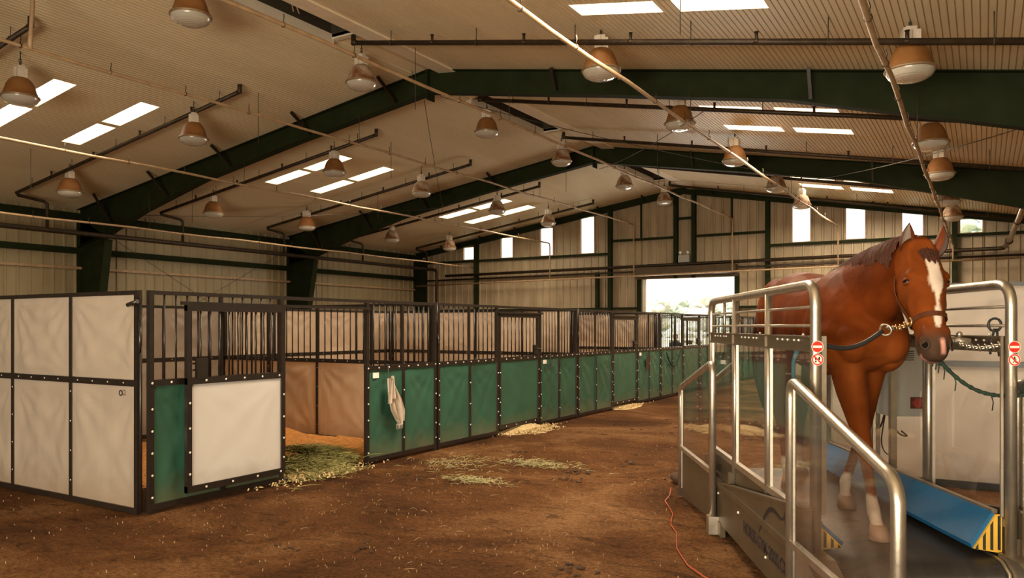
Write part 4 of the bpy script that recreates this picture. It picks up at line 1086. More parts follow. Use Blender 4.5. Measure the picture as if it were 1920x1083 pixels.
                st_((0, 0.011), (0, -0.003), 0.0032); st_((0, -0.002), (-0.008, -0.016), 0.002); st_((0, -0.002), (0.008, -0.016), 0.002)
                st_((0, 0.008), (-0.009, -0.001), 0.0016); st_((0, 0.008), (0.009, 0.001), 0.0016)
            fp.build('pictogram', M['blackpaint'], sg)
    # sloping gates over both ramps
    for (vh, vl, nm) in ((4.28, 2.98, 'front'), (6.30, 7.62, 'rear')):
        ug = 1.305 if side < 0 else 2.495
        dr = 0.03 if nm == 'rear' else 0.0
        ul = ug+side*dr
        g = MB(); zh, zl = 1.365, 1.065
        g.tube(bend([L(ug, vh, 0.07), L(ug, vh, zh), L(ul, vl, zl), L(ul, vl, 0.02)], 0.10, 6), 0.0275, 14)
        gate = g.build('ramp_gate', M['galv'], T)
        sgn = 1 if vl > vh else -1
        pn = MB(); x = ug-UC
        va, vb = vh+sgn*0.04, vl-sgn*0.04
        zf = lambda v: zh+(zl-zh)*(v-vh)/(vl-vh)
        xf = lambda v: ug+(ul-ug)*(v-vh)/(vl-vh)-UC
        pn.add([(xf(va), va-VC, 0.50), (xf(vb), vb-VC, 0.50), (xf(vb), vb-VC, zf(vb)-0.05), (xf(va), va-VC, zf(va)-0.03)], [(0, 1, 2, 3)])
        pn.build('gate_panel', M['gateglass'] if side < 0 else M['clearglass'], gate)
        pb = MB(); pb.bar(L(ug, vh, 0.485), L(ul, vl, 0.485), 0.035, 0.035); pb.build('gate_bar', M['galv'], gate)
        lo = MB(); lo.add([(xf(va), va-VC, 0.10), (xf(vb), vb-VC, 0.02), (xf(vb), vb-VC, 0.47), (xf(va), va-VC, 0.47)], [(0, 1, 2, 3)]); lo.build('gate_lower_panel', M['sheetsteel'] if nm == 'rear' else M['gateglass'], gate)
        ed = MB()
        for vv in (vh+sgn*0.05, vl-sgn*0.05): ed.box(xf(vv)-0.006, xf(vv)+0.006, vv-VC-0.008, vv-VC+0.008, 0.10, zf(vv)-0.03)
        ed.build('gate_trim', M['galv'], gate)
        bk = MB(); bk.box(ug-UC-0.04, ug-UC+0.07, vh-VC-0.05, vh-VC+0.05, 0.0, 0.14); bk.build('gate_bracket', M['galv'], gate)
# belt, drum, ramps
bp_ = [(4.11, 0.29), (4.075, 0.335), (4.09, 0.39), (4.135, 0.425), (4.22, 0.44), (6.75, 0.44), (6.85, 0.425), (6.9, 0.405), (6.87, 0.33), (6.8, 0.30)]
m = MB(); vs = []
for v, z in bp_: vs += [(UL+0.055-UC, v-VC, z), (UR-0.055-UC, v-VC, z)]
m.add(vs, [(2*i, 2*i+1, 2*i+3, 2*i+2) for i in range(len(bp_))[:-1]], True); m.add([vs[0], vs[1], vs[-1], vs[-2]], [(0, 1, 2, 3)])
m.build('belt', M['belt'], T)
m = MB(); m.box(UL-0.02-UC, UR+0.02-UC, 4.14-VC, 6.78-VC, 0.12, 0.29); m.build('bed', M['sheetsteel'], T)
for (va, vb) in ((4.06, 2.75), (6.92, 8.0)):
    m = MB(); m.prism([(va-VC, 0.24), (va-VC, 0.30), (vb-VC, 0.03), (vb-VC, 0.005)], UL+0.0-UC, UR-UC, 'x'); m.build('ramp', M['belt'], T, fix=True)
# control cabinet with its stand
t = thing('control_cabinet', 'grey electrical control cabinet with red rotary switch behind the treadmill rail', 'cabinet', uv(2.60, 5.90), TH)
MB().box(-0.08, 0.21, 0.0, 0.29, 0.985, 1.56).build('cabinet_body', M['greybox'], t)
MB().box(-0.07, 0.20, -0.012, 0.0, 0.995, 1.55).build('cabinet_door', M['greybox'], t)
for k in range(5): MB().box(-0.03, 0.09, -0.016, -0.011, 1.40+k*0.016, 1.407+k*0.016).build('vent_slot', M['wire'], t)
sw = MB().box(0.065, 0.15, -0.018, -0.012, 1.045, 1.13).build('switch_plate', M['leather'], t)
kn = MB(); n_ = 18
vs = [(0.108+0.036*math.cos(2*math.pi*i/n_), y, 1.088+0.036*math.sin(2*math.pi*i/n_)) for y in (-0.05, -0.018) for i in range(n_)]
kn.add(vs, [tuple(range(n_))]+[(i, (i+1) % n_, n_+(i+1) % n_, n_+i) for i in range(n_)])
M['dullred'] = mat('dull_red', (0.30, 0.03, 0.02), 0.5)
kn.build('rotary_switch', M['dullred'], sw)
for x, y in ((-0.07, -0.03), (-0.07, 0.26)):
    MB().box(x-0.022, x+0.022, y-0.022, y+0.022, 0.0, 1.5).build('stand_leg', M['galv'], t)
MB().tube(bend([(-0.02, 0.1, 0.99), (-0.02, 0.08, 0.90), (0.02, 0.05, 0.84), (0.08, 0.05, 0.83), (0.03, 0.06, 0.87)], 0.05), 0.007, 6).build('loose_cable', M['cable'], t)
MB().tube(bend([(-0.03, 0.20, 0.99), (-0.06, 0.20, 0.88), (-0.08, 0.24, 0.86), (-0.06, 0.27, 0.94)], 0.05), 0.007, 6).build('loose_cable', M['cable'], t)
MB().tube(bend([(0.0, 0.26, 0.99), (-0.02, 0.30, 0.75), (0.02, 0.32, 0.66), (0.08, 0.30, 0.64), (0.10, 0.27, 0.02)], 0.08), 0.005, 6).build('loose_cable', M['cable'], t)

# ------------------------------------------------------------------ horse (local frame: x = its left, -y = forward, z up from the belt)
HU, HV = 1.93, 5.55
HO = thing('horse', 'chestnut horse with white blaze and white socks walking on the treadmill', 'horse', uv(HU, HV, DZK+0.002), TH)
def H(f, l, z): return Vector((l, -f, z))
def ring_(c, a, b, ha, hb, n=24, ha2=None, sq=1.0):
    """ellipse ring: axis a with half-size ha (ha2 on the negative side), axis b with half-size hb"""
    out = []
    for i in range(n):
        an = 2*math.pi*i/n; ca, sa = math.cos(an), math.sin(an)
        hh = ha if ca >= 0 else (ha2 if ha2 is not None else ha)
        e = lambda v: math.copysign(abs(v)**sq, v)
        out.append(c+a*e(ca)*hh+b*e(sa)*hb)
    return out
B_ = Vector((1, 0, 0)); Z_ = Vector((0, 0, 1)); F_ = Vector((0, -1, 0))
body = MB()
# trunk: f, top, bottom, half width, height of widest point (0..1)
tr = [(-0.90, 1.34, 1.14, 0.07), (-0.86, 1.43, 1.02, 0.15), (-0.78, 1.52, 0.96, 0.215), (-0.65, 1.59, 0.94, 0.262), (-0.48, 1.625, 0.955, 0.285), (-0.30, 1.605, 0.94, 0.275), (-0.12, 1.555, 0.90, 0.285), (0.08, 1.53, 0.885, 0.302),
      (0.26, 1.54, 0.885, 0.298), (0.42, 1.59, 0.905, 0.270), (0.56, 1.585, 0.925, 0.250), (0.68, 1.50, 0.93, 0.235), (0.78, 1.40, 0.97, 0.205), (0.85, 1.30, 1.03, 0.15), (0.885, 1.22, 1.10, 0.08)]
rings = []
for f, t_, b_, w in tr:
    zc = b_+(t_-b_)*0.48
    rings.append(ring_(H(f, 0, zc), Z_, B_, t_-zc, w, 28, zc-b_, 0.92))
body.loft(rings)
# neck
nk = [(0.36, 1.30, 0.30, 0.20, 55), (0.55, 1.36, 0.285, 0.175, 52), (0.72, 1.425, 0.255, 0.145, 48), (0.88, 1.485, 0.215, 0.12, 46), (1.02, 1.535, 0.178, 0.102, 42), (1.14, 1.57, 0.145, 0.09, 36), (1.24, 1.585, 0.115, 0.082, 25)]
rings = []
for f, z, hd, w, ang in nk:
    a = R(ang); ax = H(math.cos(a)*-0.0, 0, 0)
    up = (Z_*math.cos(R(ang-20))+(-F_)*math.sin(R(ang-20))).normalized()
    l = 0.09*max(0, f-0.5)/0.74
    rings.append(ring_(H(f, l, z), up, B_, hd, w, 24, hd*1.0, 0.95))
body.loft(rings)
# head
PO = H(1.235, 0.112, 1.650); MZ = H(1.475, 0.075, 1.060)
A_ = (MZ-PO).normalized(); Lh = (MZ-PO).length
N_ = B_.cross(A_).normalized()
if N_.dot(F_) < 0: N_ = -N_
BH = A_.cross(N_).normalized()
if BH.x < 0: BH = -BH
hd_ = [(0.00, 0.080, 0.076, -0.02), (0.05, 0.108, 0.090, 0.0), (0.12, 0.132, 0.106, 0.010), (0.19, 0.148, 0.114, 0.018), (0.25, 0.150, 0.106, 0.016), (0.31, 0.136, 0.092, 0.010), (0.37, 0.114, 0.079, 0.004), (0.43, 0.096, 0.070, 0.0),
       (0.49, 0.088, 0.069, 0.0), (0.54, 0.088, 0.075, -0.002), (0.585, 0.080, 0.071, -0.010), (0.62, 0.062, 0.057, -0.022), (0.642, 0.034, 0.034, -0.042)]
def hface(s):
    for (s0, *a0), (s1, *a1) in zip(hd_, hd_[1:]):
        if s0 <= s <= s1:
            k = (s-s0)/(s1-s0); return [p+(q-p)*k for p, q in zip(a0, a1)]
    return list(hd_[-1][1:])
def hpt(s, ang, k=1.0, out=0.0):
    """point on the head: s along it, ang 0 = face line, 90 = its left cheek, 180 = jaw"""
    hd, w, fo = hface(s); c = PO+A_*s+N_*(fo-hd)
    an = R(ang); e = lambda v: math.copysign(abs(v)**0.85, v)
    d = N_*e(math.cos(an))*(hd*k+out)+BH*e(math.sin(an))*(w*k+out)
    return c+d
rings = []
for s, hd, w, fo in hd_:
    c = PO+A_*s+N_*(fo-hd)
    rings.append(ring_(c, N_, BH, hd, w, 24, hd, 0.85))
body.loft(rings)
for sd in (-1, 1):   # brow ridge, cheek, nostril rim, facial crest
    body.ball(hpt(0.165, sd*54, 0.93), 0.034, 10, 8, (1, 1, 0.8))
    body.ball(hpt(0.545, sd*62, 0.82), 0.034, 10, 8)
    body.ball(hpt(0.31, sd*76, 0.90), 0.024, 8, 6, (1, 1, 2.6))
    body.ball(hpt(0.50, sd*50, 0.90), 0.026, 8, 6, (1, 1, 1.6))
body.ball(hpt(0.60, 170, 0.75), 0.036, 10, 8)
body.ball(hpt(0.03, 180, 0.4), 0.10, 12, 8)
# shoulder, breast, forearm and haunch muscle masses
for sd in (-1, 1):
    body.ball(H(0.66, sd*0.135, 1.12), 0.155, 14, 10, (0.85, 1.05, 1.25))
    body.ball(H(0.79, sd*0.112, 1.12), 0.112, 14, 10, (0.95, 0.98, 1.15))
    body.ball(H(0.46, sd*0.17, 1.16), 0.17, 14, 10, (0.72, 1.1, 1.6))
    body.ball(H(-0.60, sd*0.16, 1.28), 0.24, 14, 10, (0.62, 1.05, 1.25))
    body.ball(H(0.50, sd*0.05, 1.52), 0.09, 10, 8, (0.7, 2.2, 0.9))
# legs: (f, l, z, along-half, across-half)
def leg(pts):
    rings = []
    P = [H(*p[:3]) for p in pts]
    for i, p in enumerate(pts):
        t_ = (P[min(i+1, len(P)-1)]-P[max(0, i-1)]).normalized()
        a = (F_-t_*F_.dot(t_)).normalized(); b = t_.cross(a).normalized()
        rings.append(ring_(P[i], a, b, p[3], p[4], 18))
    body.loft(rings)
leg([(0.60, -0.090, 1.14, 0.15, 0.095), (0.64, -0.090, 0.98, 0.150, 0.102), (0.70, -0.085, 0.82, 0.115, 0.088), (0.765, -0.075, 0.66, 0.077, 0.064), (0.815, -0.065, 0.54, 0.056, 0.049), (0.835, -0.063, 0.48, 0.056, 0.050), (0.86, -0.060, 0.41, 0.042, 0.037), (0.895, -0.055, 0.29, 0.036, 0.029), (0.925, -0.055, 0.20, 0.038, 0.032),
     (0.945, -0.055, 0.145, 0.046, 0.038), (0.985, -0.055, 0.09, 0.036, 0.033), (1.005, -0.055, 0.06, 0.045, 0.042)])
leg([(0.56, 0.095, 1.14, 0.15, 0.095), (0.55, 0.095, 0.98, 0.135, 0.088), (0.52, 0.090, 0.82, 0.092, 0.066), (0.49, 0.080, 0.66, 0.066, 0.054), (0.465, 0.070, 0.54, 0.054, 0.048), (0.45, 0.068, 0.49, 0.054, 0.048), (0.40, 0.065, 0.42, 0.040, 0.036), (0.31, 0.060, 0.30, 0.035, 0.029), (0.245, 0.060, 0.215, 0.038, 0.032),
     (0.21, 0.060, 0.165, 0.046, 0.038), (0.205, 0.060, 0.10, 0.036, 0.033), (0.215, 0.060, 0.06, 0.045, 0.042)])
leg([(-0.55, -0.14, 1.25, 0.22, 0.13), (-0.50, -0.15, 1.05, 0.19, 0.115), (-0.50, -0.15, 0.88, 0.125, 0.085), (-0.545, -0.145, 0.73, 0.080, 0.060), (-0.60, -0.14, 0.60, 0.060, 0.048), (-0.605, -0.138, 0.53, 0.062, 0.046), (-0.56, -0.135, 0.42, 0.042, 0.034), (-0.51, -0.13, 0.29, 0.037, 0.030),
     (-0.47, -0.13, 0.18, 0.044, 0.037), (-0.435, -0.13, 0.11, 0.036, 0.033), (-0.42, -0.13, 0.06, 0.045, 0.042)])
leg([(-0.62, 0.14, 1.25, 0.22, 0.13), (-0.64, 0.15, 1.05, 0.19, 0.115), (-0.70, 0.15, 0.88, 0.125, 0.085), (-0.80, 0.145, 0.74, 0.080, 0.060), (-0.90, 0.14, 0.62, 0.060, 0.048), (-0.925, 0.138, 0.55, 0.062, 0.046), (-0.94, 0.135, 0.44, 0.042, 0.034), (-0.97, 0.13, 0.31, 0.037, 0.030),
     (-0.99, 0.13, 0.20, 0.044, 0.037), (-0.965, 0.13, 0.12, 0.036, 0.033), (-0.95, 0.13, 0.06, 0.045, 0.042)])
me0 = body.mesh('horse_raw', M['coat'])
tmp = D.objects.new('horse_raw', me0); C.objects.link(tmp)
md = tmp.modifiers.new('rm', 'REMESH'); md.mode = 'VOXEL'; md.voxel_size = 0.012
md = tmp.modifiers.new('sm', 'SMOOTH'); md.factor = 0.5; md.iterations = 5
dg = bpy.context.evaluated_depsgraph_get()
me = D.meshes.new_from_object(tmp.evaluated_get(dg)); me.name = 'horse_body'
D.objects.remove(tmp)
for p in me.polygons: p.use_smooth = True
ca = me.color_attributes.new('coat', 'FLOAT_COLOR', 'POINT')
def mixc(a, b, k): k = max(0, min(1, k)); return tuple(x+(y-x)*k for x, y in zip(a, b))
def sstep(a, b, x):
    t_ = max(0, min(1, (x-a)/(b-a))); return t_*t_*(3-2*t_)
CH = (0.135, 0.029, 0.0055); DK = (0.060, 0.012, 0.0025); BR = (0.25, 0.068, 0.014); WH_ = (0.78, 0.66, 0.56); MU = (0.050, 0.034, 0.025); PK = (0.60, 0.30, 0.24)
for i, v in enumerate(me.vertices):
    p = v.co; f = -p.y; z = p.z
    c = mixc(CH, DK, sstep(0.2, -0.9, f)*0.25); c = mixc(c, DK, sstep(0.55, 0.85, f)*sstep(1.35, 1.5, z)*0.45)
    c = mixc(c, BR, sstep(1.25, 0.95, z)*sstep(0.4, 0.8, f)*0.6)
    q = p-PO; s = q.dot(A_); n = q.dot(N_); b = q.dot(BH)
    onhead = f > 1.13 and -0.03 < s < 0.66
    if onhead:
        c = mixc(CH, BR, 0.35)
        hd, w, fo = hface(max(0, min(0.63, s)))
        front = n-fo > -hd*0.55
        # blaze
        wob = 0.006*math.sin(s*23)+0.004*math.sin(s*41+1)
        ctr = 0.004+0.012*math.sin(s*7)
        if s < 0.17: bw = 0.034*sstep(0.045, 0.10, s)
        else: bw = 0.034-0.018*sstep(0.17, 0.34, s)
        bw *= 1-sstep(0.44, 0.50, s)
        if front: c = mixc(c, WH_, sstep(bw+0.004, bw-0.004, abs(b-ctr)+wob) if bw > 0.004 else 0)
        c = mixc(c, MU, sstep(0.45, 0.56, s)*0.92)
        if front: c = mixc(c, PK, sstep(0.017, 0.009, abs(b-0.016-0.12*(s-0.57)))*sstep(0.535, 0.55, s)*sstep(0.625, 0.61, s))
        if s > 0.60 and n < -0.09: c = mixc(c, PK, 0.6)
    if z < 0.30:
        c = mixc(c, WH_, sstep(0.245, 0.215, z+0.01*math.sin(p.x*90+p.y*60)))
    if z < 0.085: c = mixc(c, PK, 0.25)
    ca.data[i].color = (*c, 1)
hb_ = D.objects.new('horse_body', me); C.objects.link(hb_); hb_.parent = HO
me.materials.clear(); me.materials.append(M['coat'])
# hooves
for f, l in ((1.02, -0.055), (0.225, 0.06), (-0.405, -0.13), (-0.94, 0.13)):
    m = MB(); rings = []
    for z, r, df in ((0.078, 0.044, -0.014), (0.05, 0.052, -0.002), (0.0, 0.064, 0.012)):
        rings.append(ring_(H(f+df, l, z), F_, B_, r*1.06, r*0.95, 18))
    m.loft(rings); m.build('hoof', M['hoof'], HO)
# ears
for sd in (-1, 1):
    m = MB(); base = hpt(0.015, sd*55, 0.95)-N_*0.03; tip = base+Z_*0.15+BH*(0.020+0.022*sd)+F_*(0.01)
    ax = (tip-base).normalized(); op = (F_*0.75+BH*sd*0.65); op = (op-ax*op.dot(ax)).normalized(); sdv = ax.cross(op).normalized()
    EP = [(0, 0.62), (0.18, 0.90), (0.36, 1.0), (0.55, 0.93), (0.72, 0.70), (0.86, 0.40), (0.95, 0.16), (1.0, 0.02)]
    def earfn(k, th, off=0):
        for (k0, w0), (k1, w1) in zip(EP, EP[1:]):
            if k0 <= k <= k1: w = (w0+(w1-w0)*(k-k0)/(k1-k0))*0.043; break
        an = R(th)
        return base-ax*0.02+ax*(k*0.19)+sdv*math.sin(an)*max(0, w-off)-op*(math.cos(an)*max(0, w*0.8-off)-w*0.22)+op*0.016*math.sin(k*3.1)
    m.grid(lambda a, b: earfn(b, -140+280*a), 16, 14)
    m.build('ear', M['skincoat'], HO)
    m = MB(); m.grid(lambda a, b: earfn(b*0.94, -135+270*a, 0.004), 16, 12, flip=True); m.build('inner_ear', M['earin'], HO)
# eyes, nostrils, mouth
for sd in (-1, 1):
    c = hpt(0.195, sd*66, 0.985)
    m = MB(); m.ball(c-BH*sd*0.006, 0.0215, 14, 10); m.build('eye', M['eye'], HO)
    m = MB(); co_ = c-BH*sd*0.006; nn = (hpt(0.195, sd*66, 1.0, 0.02)-hpt(0.195, sd*66, 0.5)).normalized(); up_ = (-A_-nn*nn.dot(-A_)).normalized(); rt = nn.cross(up_)
    def lid(a, b, lo=-0.15):
        th = R(-100+200*a); ph = R(90*b)
        d = rt*math.sin(th)*math.cos(ph)*1.15+nn*math.cos(th)*math.cos(ph)*1.0+up_*(math.sin(ph)*1.05+0.16*math.cos(ph)*(1-abs(2*a-1)))
        return co_+d*0.0232
    m.grid(lid, 16, 8); 
    m.grid(lambda a, b: co_+(rt*math.sin(R(-100+200*a))*1.12*math.cos(R(60*b))+nn*math.cos(R(-100+200*a))*math.cos(R(60*b))*0.98-up_*(0.50+0.55*math.sin(R(60*b))))*0.0225, 16, 5, flip=True)
    m.build('eyelid', M['skincoat'], HO)
    c = hpt(0.562, sd*54, 1.02, 0.005)
    nd = (c-hpt(0.562, sd*54, 0.3)).normalized(); t1 = (A_*0.85+N_*0.3*1).normalized(); t1 = (t1-nd*t1.dot(nd)).normalized(); t2 = nd.cross(t1)
    m = MB(); n_ = 18
    vs = [c+nd*0.003]+[c+t1*0.031*math.cos(2*math.pi*i/n_)+t2*(0.017+0.006*math.cos(2*math.pi*i/n_))*math.sin(2*math.pi*i/n_) for i in range(n_)]
    m.add(vs, [(0, i+1, (i+1) % n_+1) for i in range(n_)], True); m.build('nostril', M['nostril'], HO)
    rg = [c+nd*0.001+t1*0.033*math.cos(2*math.pi*i/n_)+t2*(0.019+0.006*math.cos(2*math.pi*i/n_))*math.sin(2*math.pi*i/n_) for i in range(n_)]
    MB().tube(rg, 0.0048, 8, closed=True).build('nostril_rim', M['muzzle'], HO)
m = MB(); m.tube([hpt(0.575-0.03*abs(k)/4, 180+k*17, 1.0, 0.001) if False else hpt(0.60-0.075*abs(k)/5, 138*(1 if k > 0 else -1)-(5-abs(k))*(-8.4)*(1 if k > 0 else -1), 1.0, 0.001) for k in (-5, -4, -3, -2, 2, 3, 4, 5)], 0.0035, 6)
m.build('mouth_line', M['nostril'], HO)
# mane along the crest and forelock: overlapping locks
m = MB()
crest = []
for f, z, hd, w, ang in nk:
    up = (Z_*math.cos(R(ang-20))+(-F_)*math.sin(R(ang-20))).normalized()
    l = 0.09*max(0, f-0.5)/0.74
    crest.append((H(f, l, z)+up*(hd-0.012), w))
def cr(t_):
    t_ = max(0, min(0.9999, t_))*(len(crest)-1); i = int(t_); k = t_-i
    return crest[i][0].lerp(crest[i+1][0], k), crest[i][1]*(1-k)+crest[i+1][1]*k
def manefn(a, b):
    t_ = 0.10+0.80*a; p, w = cr(t_)
    ln = (0.115+0.015*math.sin(a*23)+0.012*math.sin(a*57+1)+0.02*math.sin(a*9))*(0.35+0.65*min(1, a*4))*(1-0.5*sstep(0.88, 1.0, a))
    st = 0.004*math.sin(a*160+3*math.sin(b*3))+0.003*math.sin(a*330)
    q = (b-0.22)/0.78
    if q < 0: return p+B_*(-q*0.06)+Z_*(0.020+0.3*q*0.06+st)
    return p+B_*-(0.024+min(w*0.92, 0.088)*math.sin(min(1, q*1.15)*1.45)+st+0.006*(1-q))+Z_*(0.024*(1-q)-ln*q**1.5)
m.grid(manefn, 150, 14)
m.build('mane', M['mane'], HO)
m = MB()
def fore(a, b):
    ss = -0.012+0.125*b*(1-0.25*abs(2*a-1))+0.012*math.sin(a*25)*b
    wd = 52*(1-0.55*b)
    st = 0.003*math.sin(a*60+2*b)
    return hpt(max(0, ss), (a-0.5)*2*wd+6, 1.0, 0.010*(1-b*0.6)+st)-A_*max(0, -ss)
m.grid(fore, 40, 12)
m.build('forelock', M['mane'], HO)
m = MB()
for k in range(34):
    a, b, c = random.uniform(-1, 1), random.uniform(-1, 1), random.uniform(0.75, 1.05)
    pts = [H(-0.86, a*0.02, 1.43+b*0.02), H(-0.97+b*0.02, -0.05+a*0.03, 1.42+b*0.02), H(-1.04+b*0.03, -0.15+a*0.04, 1.33+b*0.03), H(-1.06+b*0.05, -0.18+a*0.05, 1.12+b*0.03), H(-1.04+b*0.05, -0.16+a*0.06, 1.12-0.35*c), H(-1.0+b*0.05, -0.12+a*0.06, 1.12-0.60*c)]
    m.tube(pts, [0.020, 0.022, 0.020, 0.016, 0.011, 0.003], 6)
m.build('tail', M['mane'], HO)
# halter
def strap(pts, w, th=0.004, closed=False, nrm=None):
    m = MB(); k = len(pts); vs = []
    for i, p in enumerate(pts):
        t_ = (pts[(i+1) % k]-pts[i-1]) if closed or 0 < i < k-1 else (pts[1]-pts[0] if i == 0 else pts[-1]-pts[-2])
        t_ = t_.normalized(); n = nrm[i].normalized(); sdv = t_.cross(n).normalized()
        vs += [p-sdv*w/2, p+sdv*w/2, p+sdv*w/2+n*th, p-sdv*w/2+n*th]
    fs = []
    for i in range(k if closed else k-1):
        a, b = i*4, ((i+1) % k)*4
        for j in range(4): fs.append((a+j, a+(j+1) % 4, b+(j+1) % 4, b+j))
    m.add(vs, fs); return m
def around(s, angs, ds=0.0, out=0.004):
    P = [hpt(s+ds*(1-math.cos(R(a)))/2, a, 1.0, out) for a in angs]; N2 = [(hpt(s, a, 1.0, 0.02)-hpt(s, a, 0.4)).normalized() for a in angs]
    return P, N2
HAL = thing('halter', None, None); HAL.parent = HO
P, N2 = around(0.405, list(range(0, 360, 15)), 0.0); hal = strap(P, 0.026, 0.005, True, N2).build('noseband', M['leather'], HAL)
for sd in (-1, 1):
    P = []; N2 = []
    for k in range(13):
        s = 0.405-0.345*k/12; a = sd*(98+12*k/12)
        P.append(hpt(s, a, 1.0, 0.009)); N2.append((hpt(s, a, 1.0, 0.02)-hpt(s, a, 0.4)).normalized())
    P.append(PO+BH*sd*0.072-N_*0.10+Z_*0.02); N2.append(BH*sd)
    P.append(PO+BH*sd*0.03-N_*0.075+Z_*0.040); N2.append(Z_)
    strap(P, 0.022, 0.005, False, N2).build('cheek_strap', M['leather'], HAL)
    P = []; N2 = []
    for k in range(7):
        a = sd*(112+68*k/6); P.append(hpt(0.20, a, 1.0, 0.005)); N2.append((hpt(0.2, a, 1.0, 0.02)-hpt(0.2, a, 0.4)).normalized())
    strap(P, 0.02, 0.004, False, N2).build('throat_strap', M['leather'], HAL)
    m = MB(); c = hpt(0.405, sd*100, 1.0, 0.010); m.ring(c, 0.022, 0.005, BH, 14, 6); c2 = hpt(0.10, sd*107, 1.0, 0.012); m.ring(c2, 0.018, 0.004, BH, 12, 6); m.ring(c2-A_*0.035, 0.014, 0.004, BH, 12, 6)
    m.build('halter_ring', M['brass'], HAL)
m = MB(); m.ring(hpt(0.40, 180, 1.0, 0.018), 0.022, 0.005, A_, 14, 6); m.build('chin_ring', M['brass'], HAL)
bpy.context.view_layer.update()
HM = HO.matrix_world
# cross ties and lead rope
ring_r = HM @ hpt(0.405, -100, 1.0, 0.02); ring_l = HM @ hpt(0.405, 100, 1.0, 0.02); chin = HM @ hpt(0.42, 180, 1.0, 0.03)
pa = Vector(uv(UL+0.04, VP[0]+0.02, 1.555)); mid = pa.lerp(ring_r, 0.70)-Vector((0, 0, 0.012))
t = thing('cross_tie', 'black cross tie strap with metal clip and chain from post to the halter, aisle side', 'tie strap', tuple(pa))
m = MB(); k_ = 12; pts = [pa.lerp(mid, i/k_)-Vector((0, 0, 0.05*math.sin(math.pi*i/k_))) for i in range(k_+1)]
m.tube([p-pa for p in pts], 0.013, 8).build('tie_strap', M['strap'], t)
m = MB(); dr = (ring_r-mid).normalized()
m.ring(mid-pa+dr*0.02, 0.030, 0.006, (0.3, 1, 0.2), 16, 6); m.ring(mid-pa+dr*0.05, 0.022, 0.005, (0, 0.3, 1), 14, 6); m.build('tie_ring', M['galv'], t)
m = MB(); n_ = 7
for i in range(n_):
    q = (mid+dr*0.07).lerp(ring_r, (i+0.5)/n_)-pa-Vector((0, 0, 0.015*math.sin(math.pi*(i+.5)/n_))); m.ring(q, 0.016, 0.0045, (1, 0, 0.3) if i % 2 else (0, 0.4, 1), 10, 5)
m.build('tie_chain', M['brass'], t)
pb = Vector(uv(UR-0.035, VP[0]+0.03, 1.555))
t = thing('cross_tie', 'metal cross tie chain from the halter to the post by the white tarp wall', 'tie strap', tuple(pb))
m = MB(); n_ = 16
mz = HM @ hpt(0.50, 95, 1.0, 0.02)
m.tube([ring_l-pb, (ring_l.lerp(mz, 0.6))-pb-Vector((0, 0, 0.02)), mz-pb-Vector((0, 0, 0.01))], 0.006, 6)
m.build('tie_strap', M['strap'], t)
m = MB()
for i in range(n_):
    q = mz.lerp(pb, (i+0.5)/n_)-pb-Vector((0, 0, 0.03*math.sin(math.pi*(i+.5)/n_))); m.ring(q, 0.017, 0.005, (1, 0.2, 0.3) if i % 2 else (0, 0.4, 1), 10, 5)
q = mz.lerp(pb, 0.22)-pb; m.tube([q-Vector((0.04, 0, 0)), q+Vector((0.05, 0.02, -0.01))], 0.020, 8); m.ball(q+Vector((0, 0, 0.03)), 0.016)
m.build('tie_chain', M['galv'], t)
end = Vector(uv(2.497, 4.15, 1.300)); st = chin
pts = []
for i in range(41):
    a = i/40; p = st.lerp(end, a); p.z = st.z+(end.z-st.z)*a-0.16*math.sin(math.pi*a)*(1-0.25*a); pts.append(p)
m = MB(); m.tube([ring_l, ring_l.lerp(st, 0.5)+Vector((0, 0, -0.04)), st], 0.006, 6)
m = MB(); m.tube(pts, [0.0105+0.002*math.sin(i*2.4) for i in range(41)], 8)
gt = Vector(uv(2.495, 4.15, 1.332)); ax_ = (Vector(uv(2.495, 3.2, 1.115))-gt).normalized()
for dv_ in (-0.012, 0.012): m.ring(gt+ax_*dv_, 0.038, 0.011, ax_, 16, 8)
m.tube([gt+Vector((0.02, 0, -0.03)), gt+Vector((0.025, 0, -0.12)), gt+Vector((0.02, 0.01, -0.20))], 0.010, 8)
for i in (5, 6, 7, 9, 13, 26): 
    p = pts[i]; m.tube([p, p+Vector((0.01, 0, -0.04)), p+Vector((0.005, 0.01, -0.085))], 0.003, 5)
tag(m.build('lead_rope', M['greenrope']), 'dark green lead rope hanging in a curve from the horse chin', 'rope')
# small straps on the rails
p = Vector(uv(UL+0.02, 4.62, 1.60))
m = MB(); m.tube([p+Vector((0.0, 0, 0.0)), p+Vector((0.03, 0.0, -0.05)), p+Vector((0.0, 0.02, -0.16)), p+Vector((0.0, 0.02, -0.30))], 0.012, 6); m.tube([p+Vector((0.05, 0.02, -0.01)), p+Vector((0.02, 0.01, -0.12))], 0.010, 6)
tag(m.build('blue_strap', M['bluerope']), 'short blue strap tied to the channel rail of the treadmill', 'strap')
p = Vector(uv(UR-0.0, 4.32, 1.66))
m = MB(); m.ring(p, 0.035, 0.007, (0.5, 0.8, 0), 14, 6); m.tube([p+Vector((0, 0, -0.02)), p+Vector((-0.02, 0, -0.1)), p+Vector((-0.02, 0, -0.16))], 0.007, 6); m.tube([p+Vector((0.01, 0, -0.02)), p+Vector((0.015, 0, -0.1)), p+Vector((0.02, 0, -0.17))], 0.007, 6)
tag(m.build('black_strap', M['strap']), 'short black strap knotted round the thin rail by the white tarp wall', 'strap')

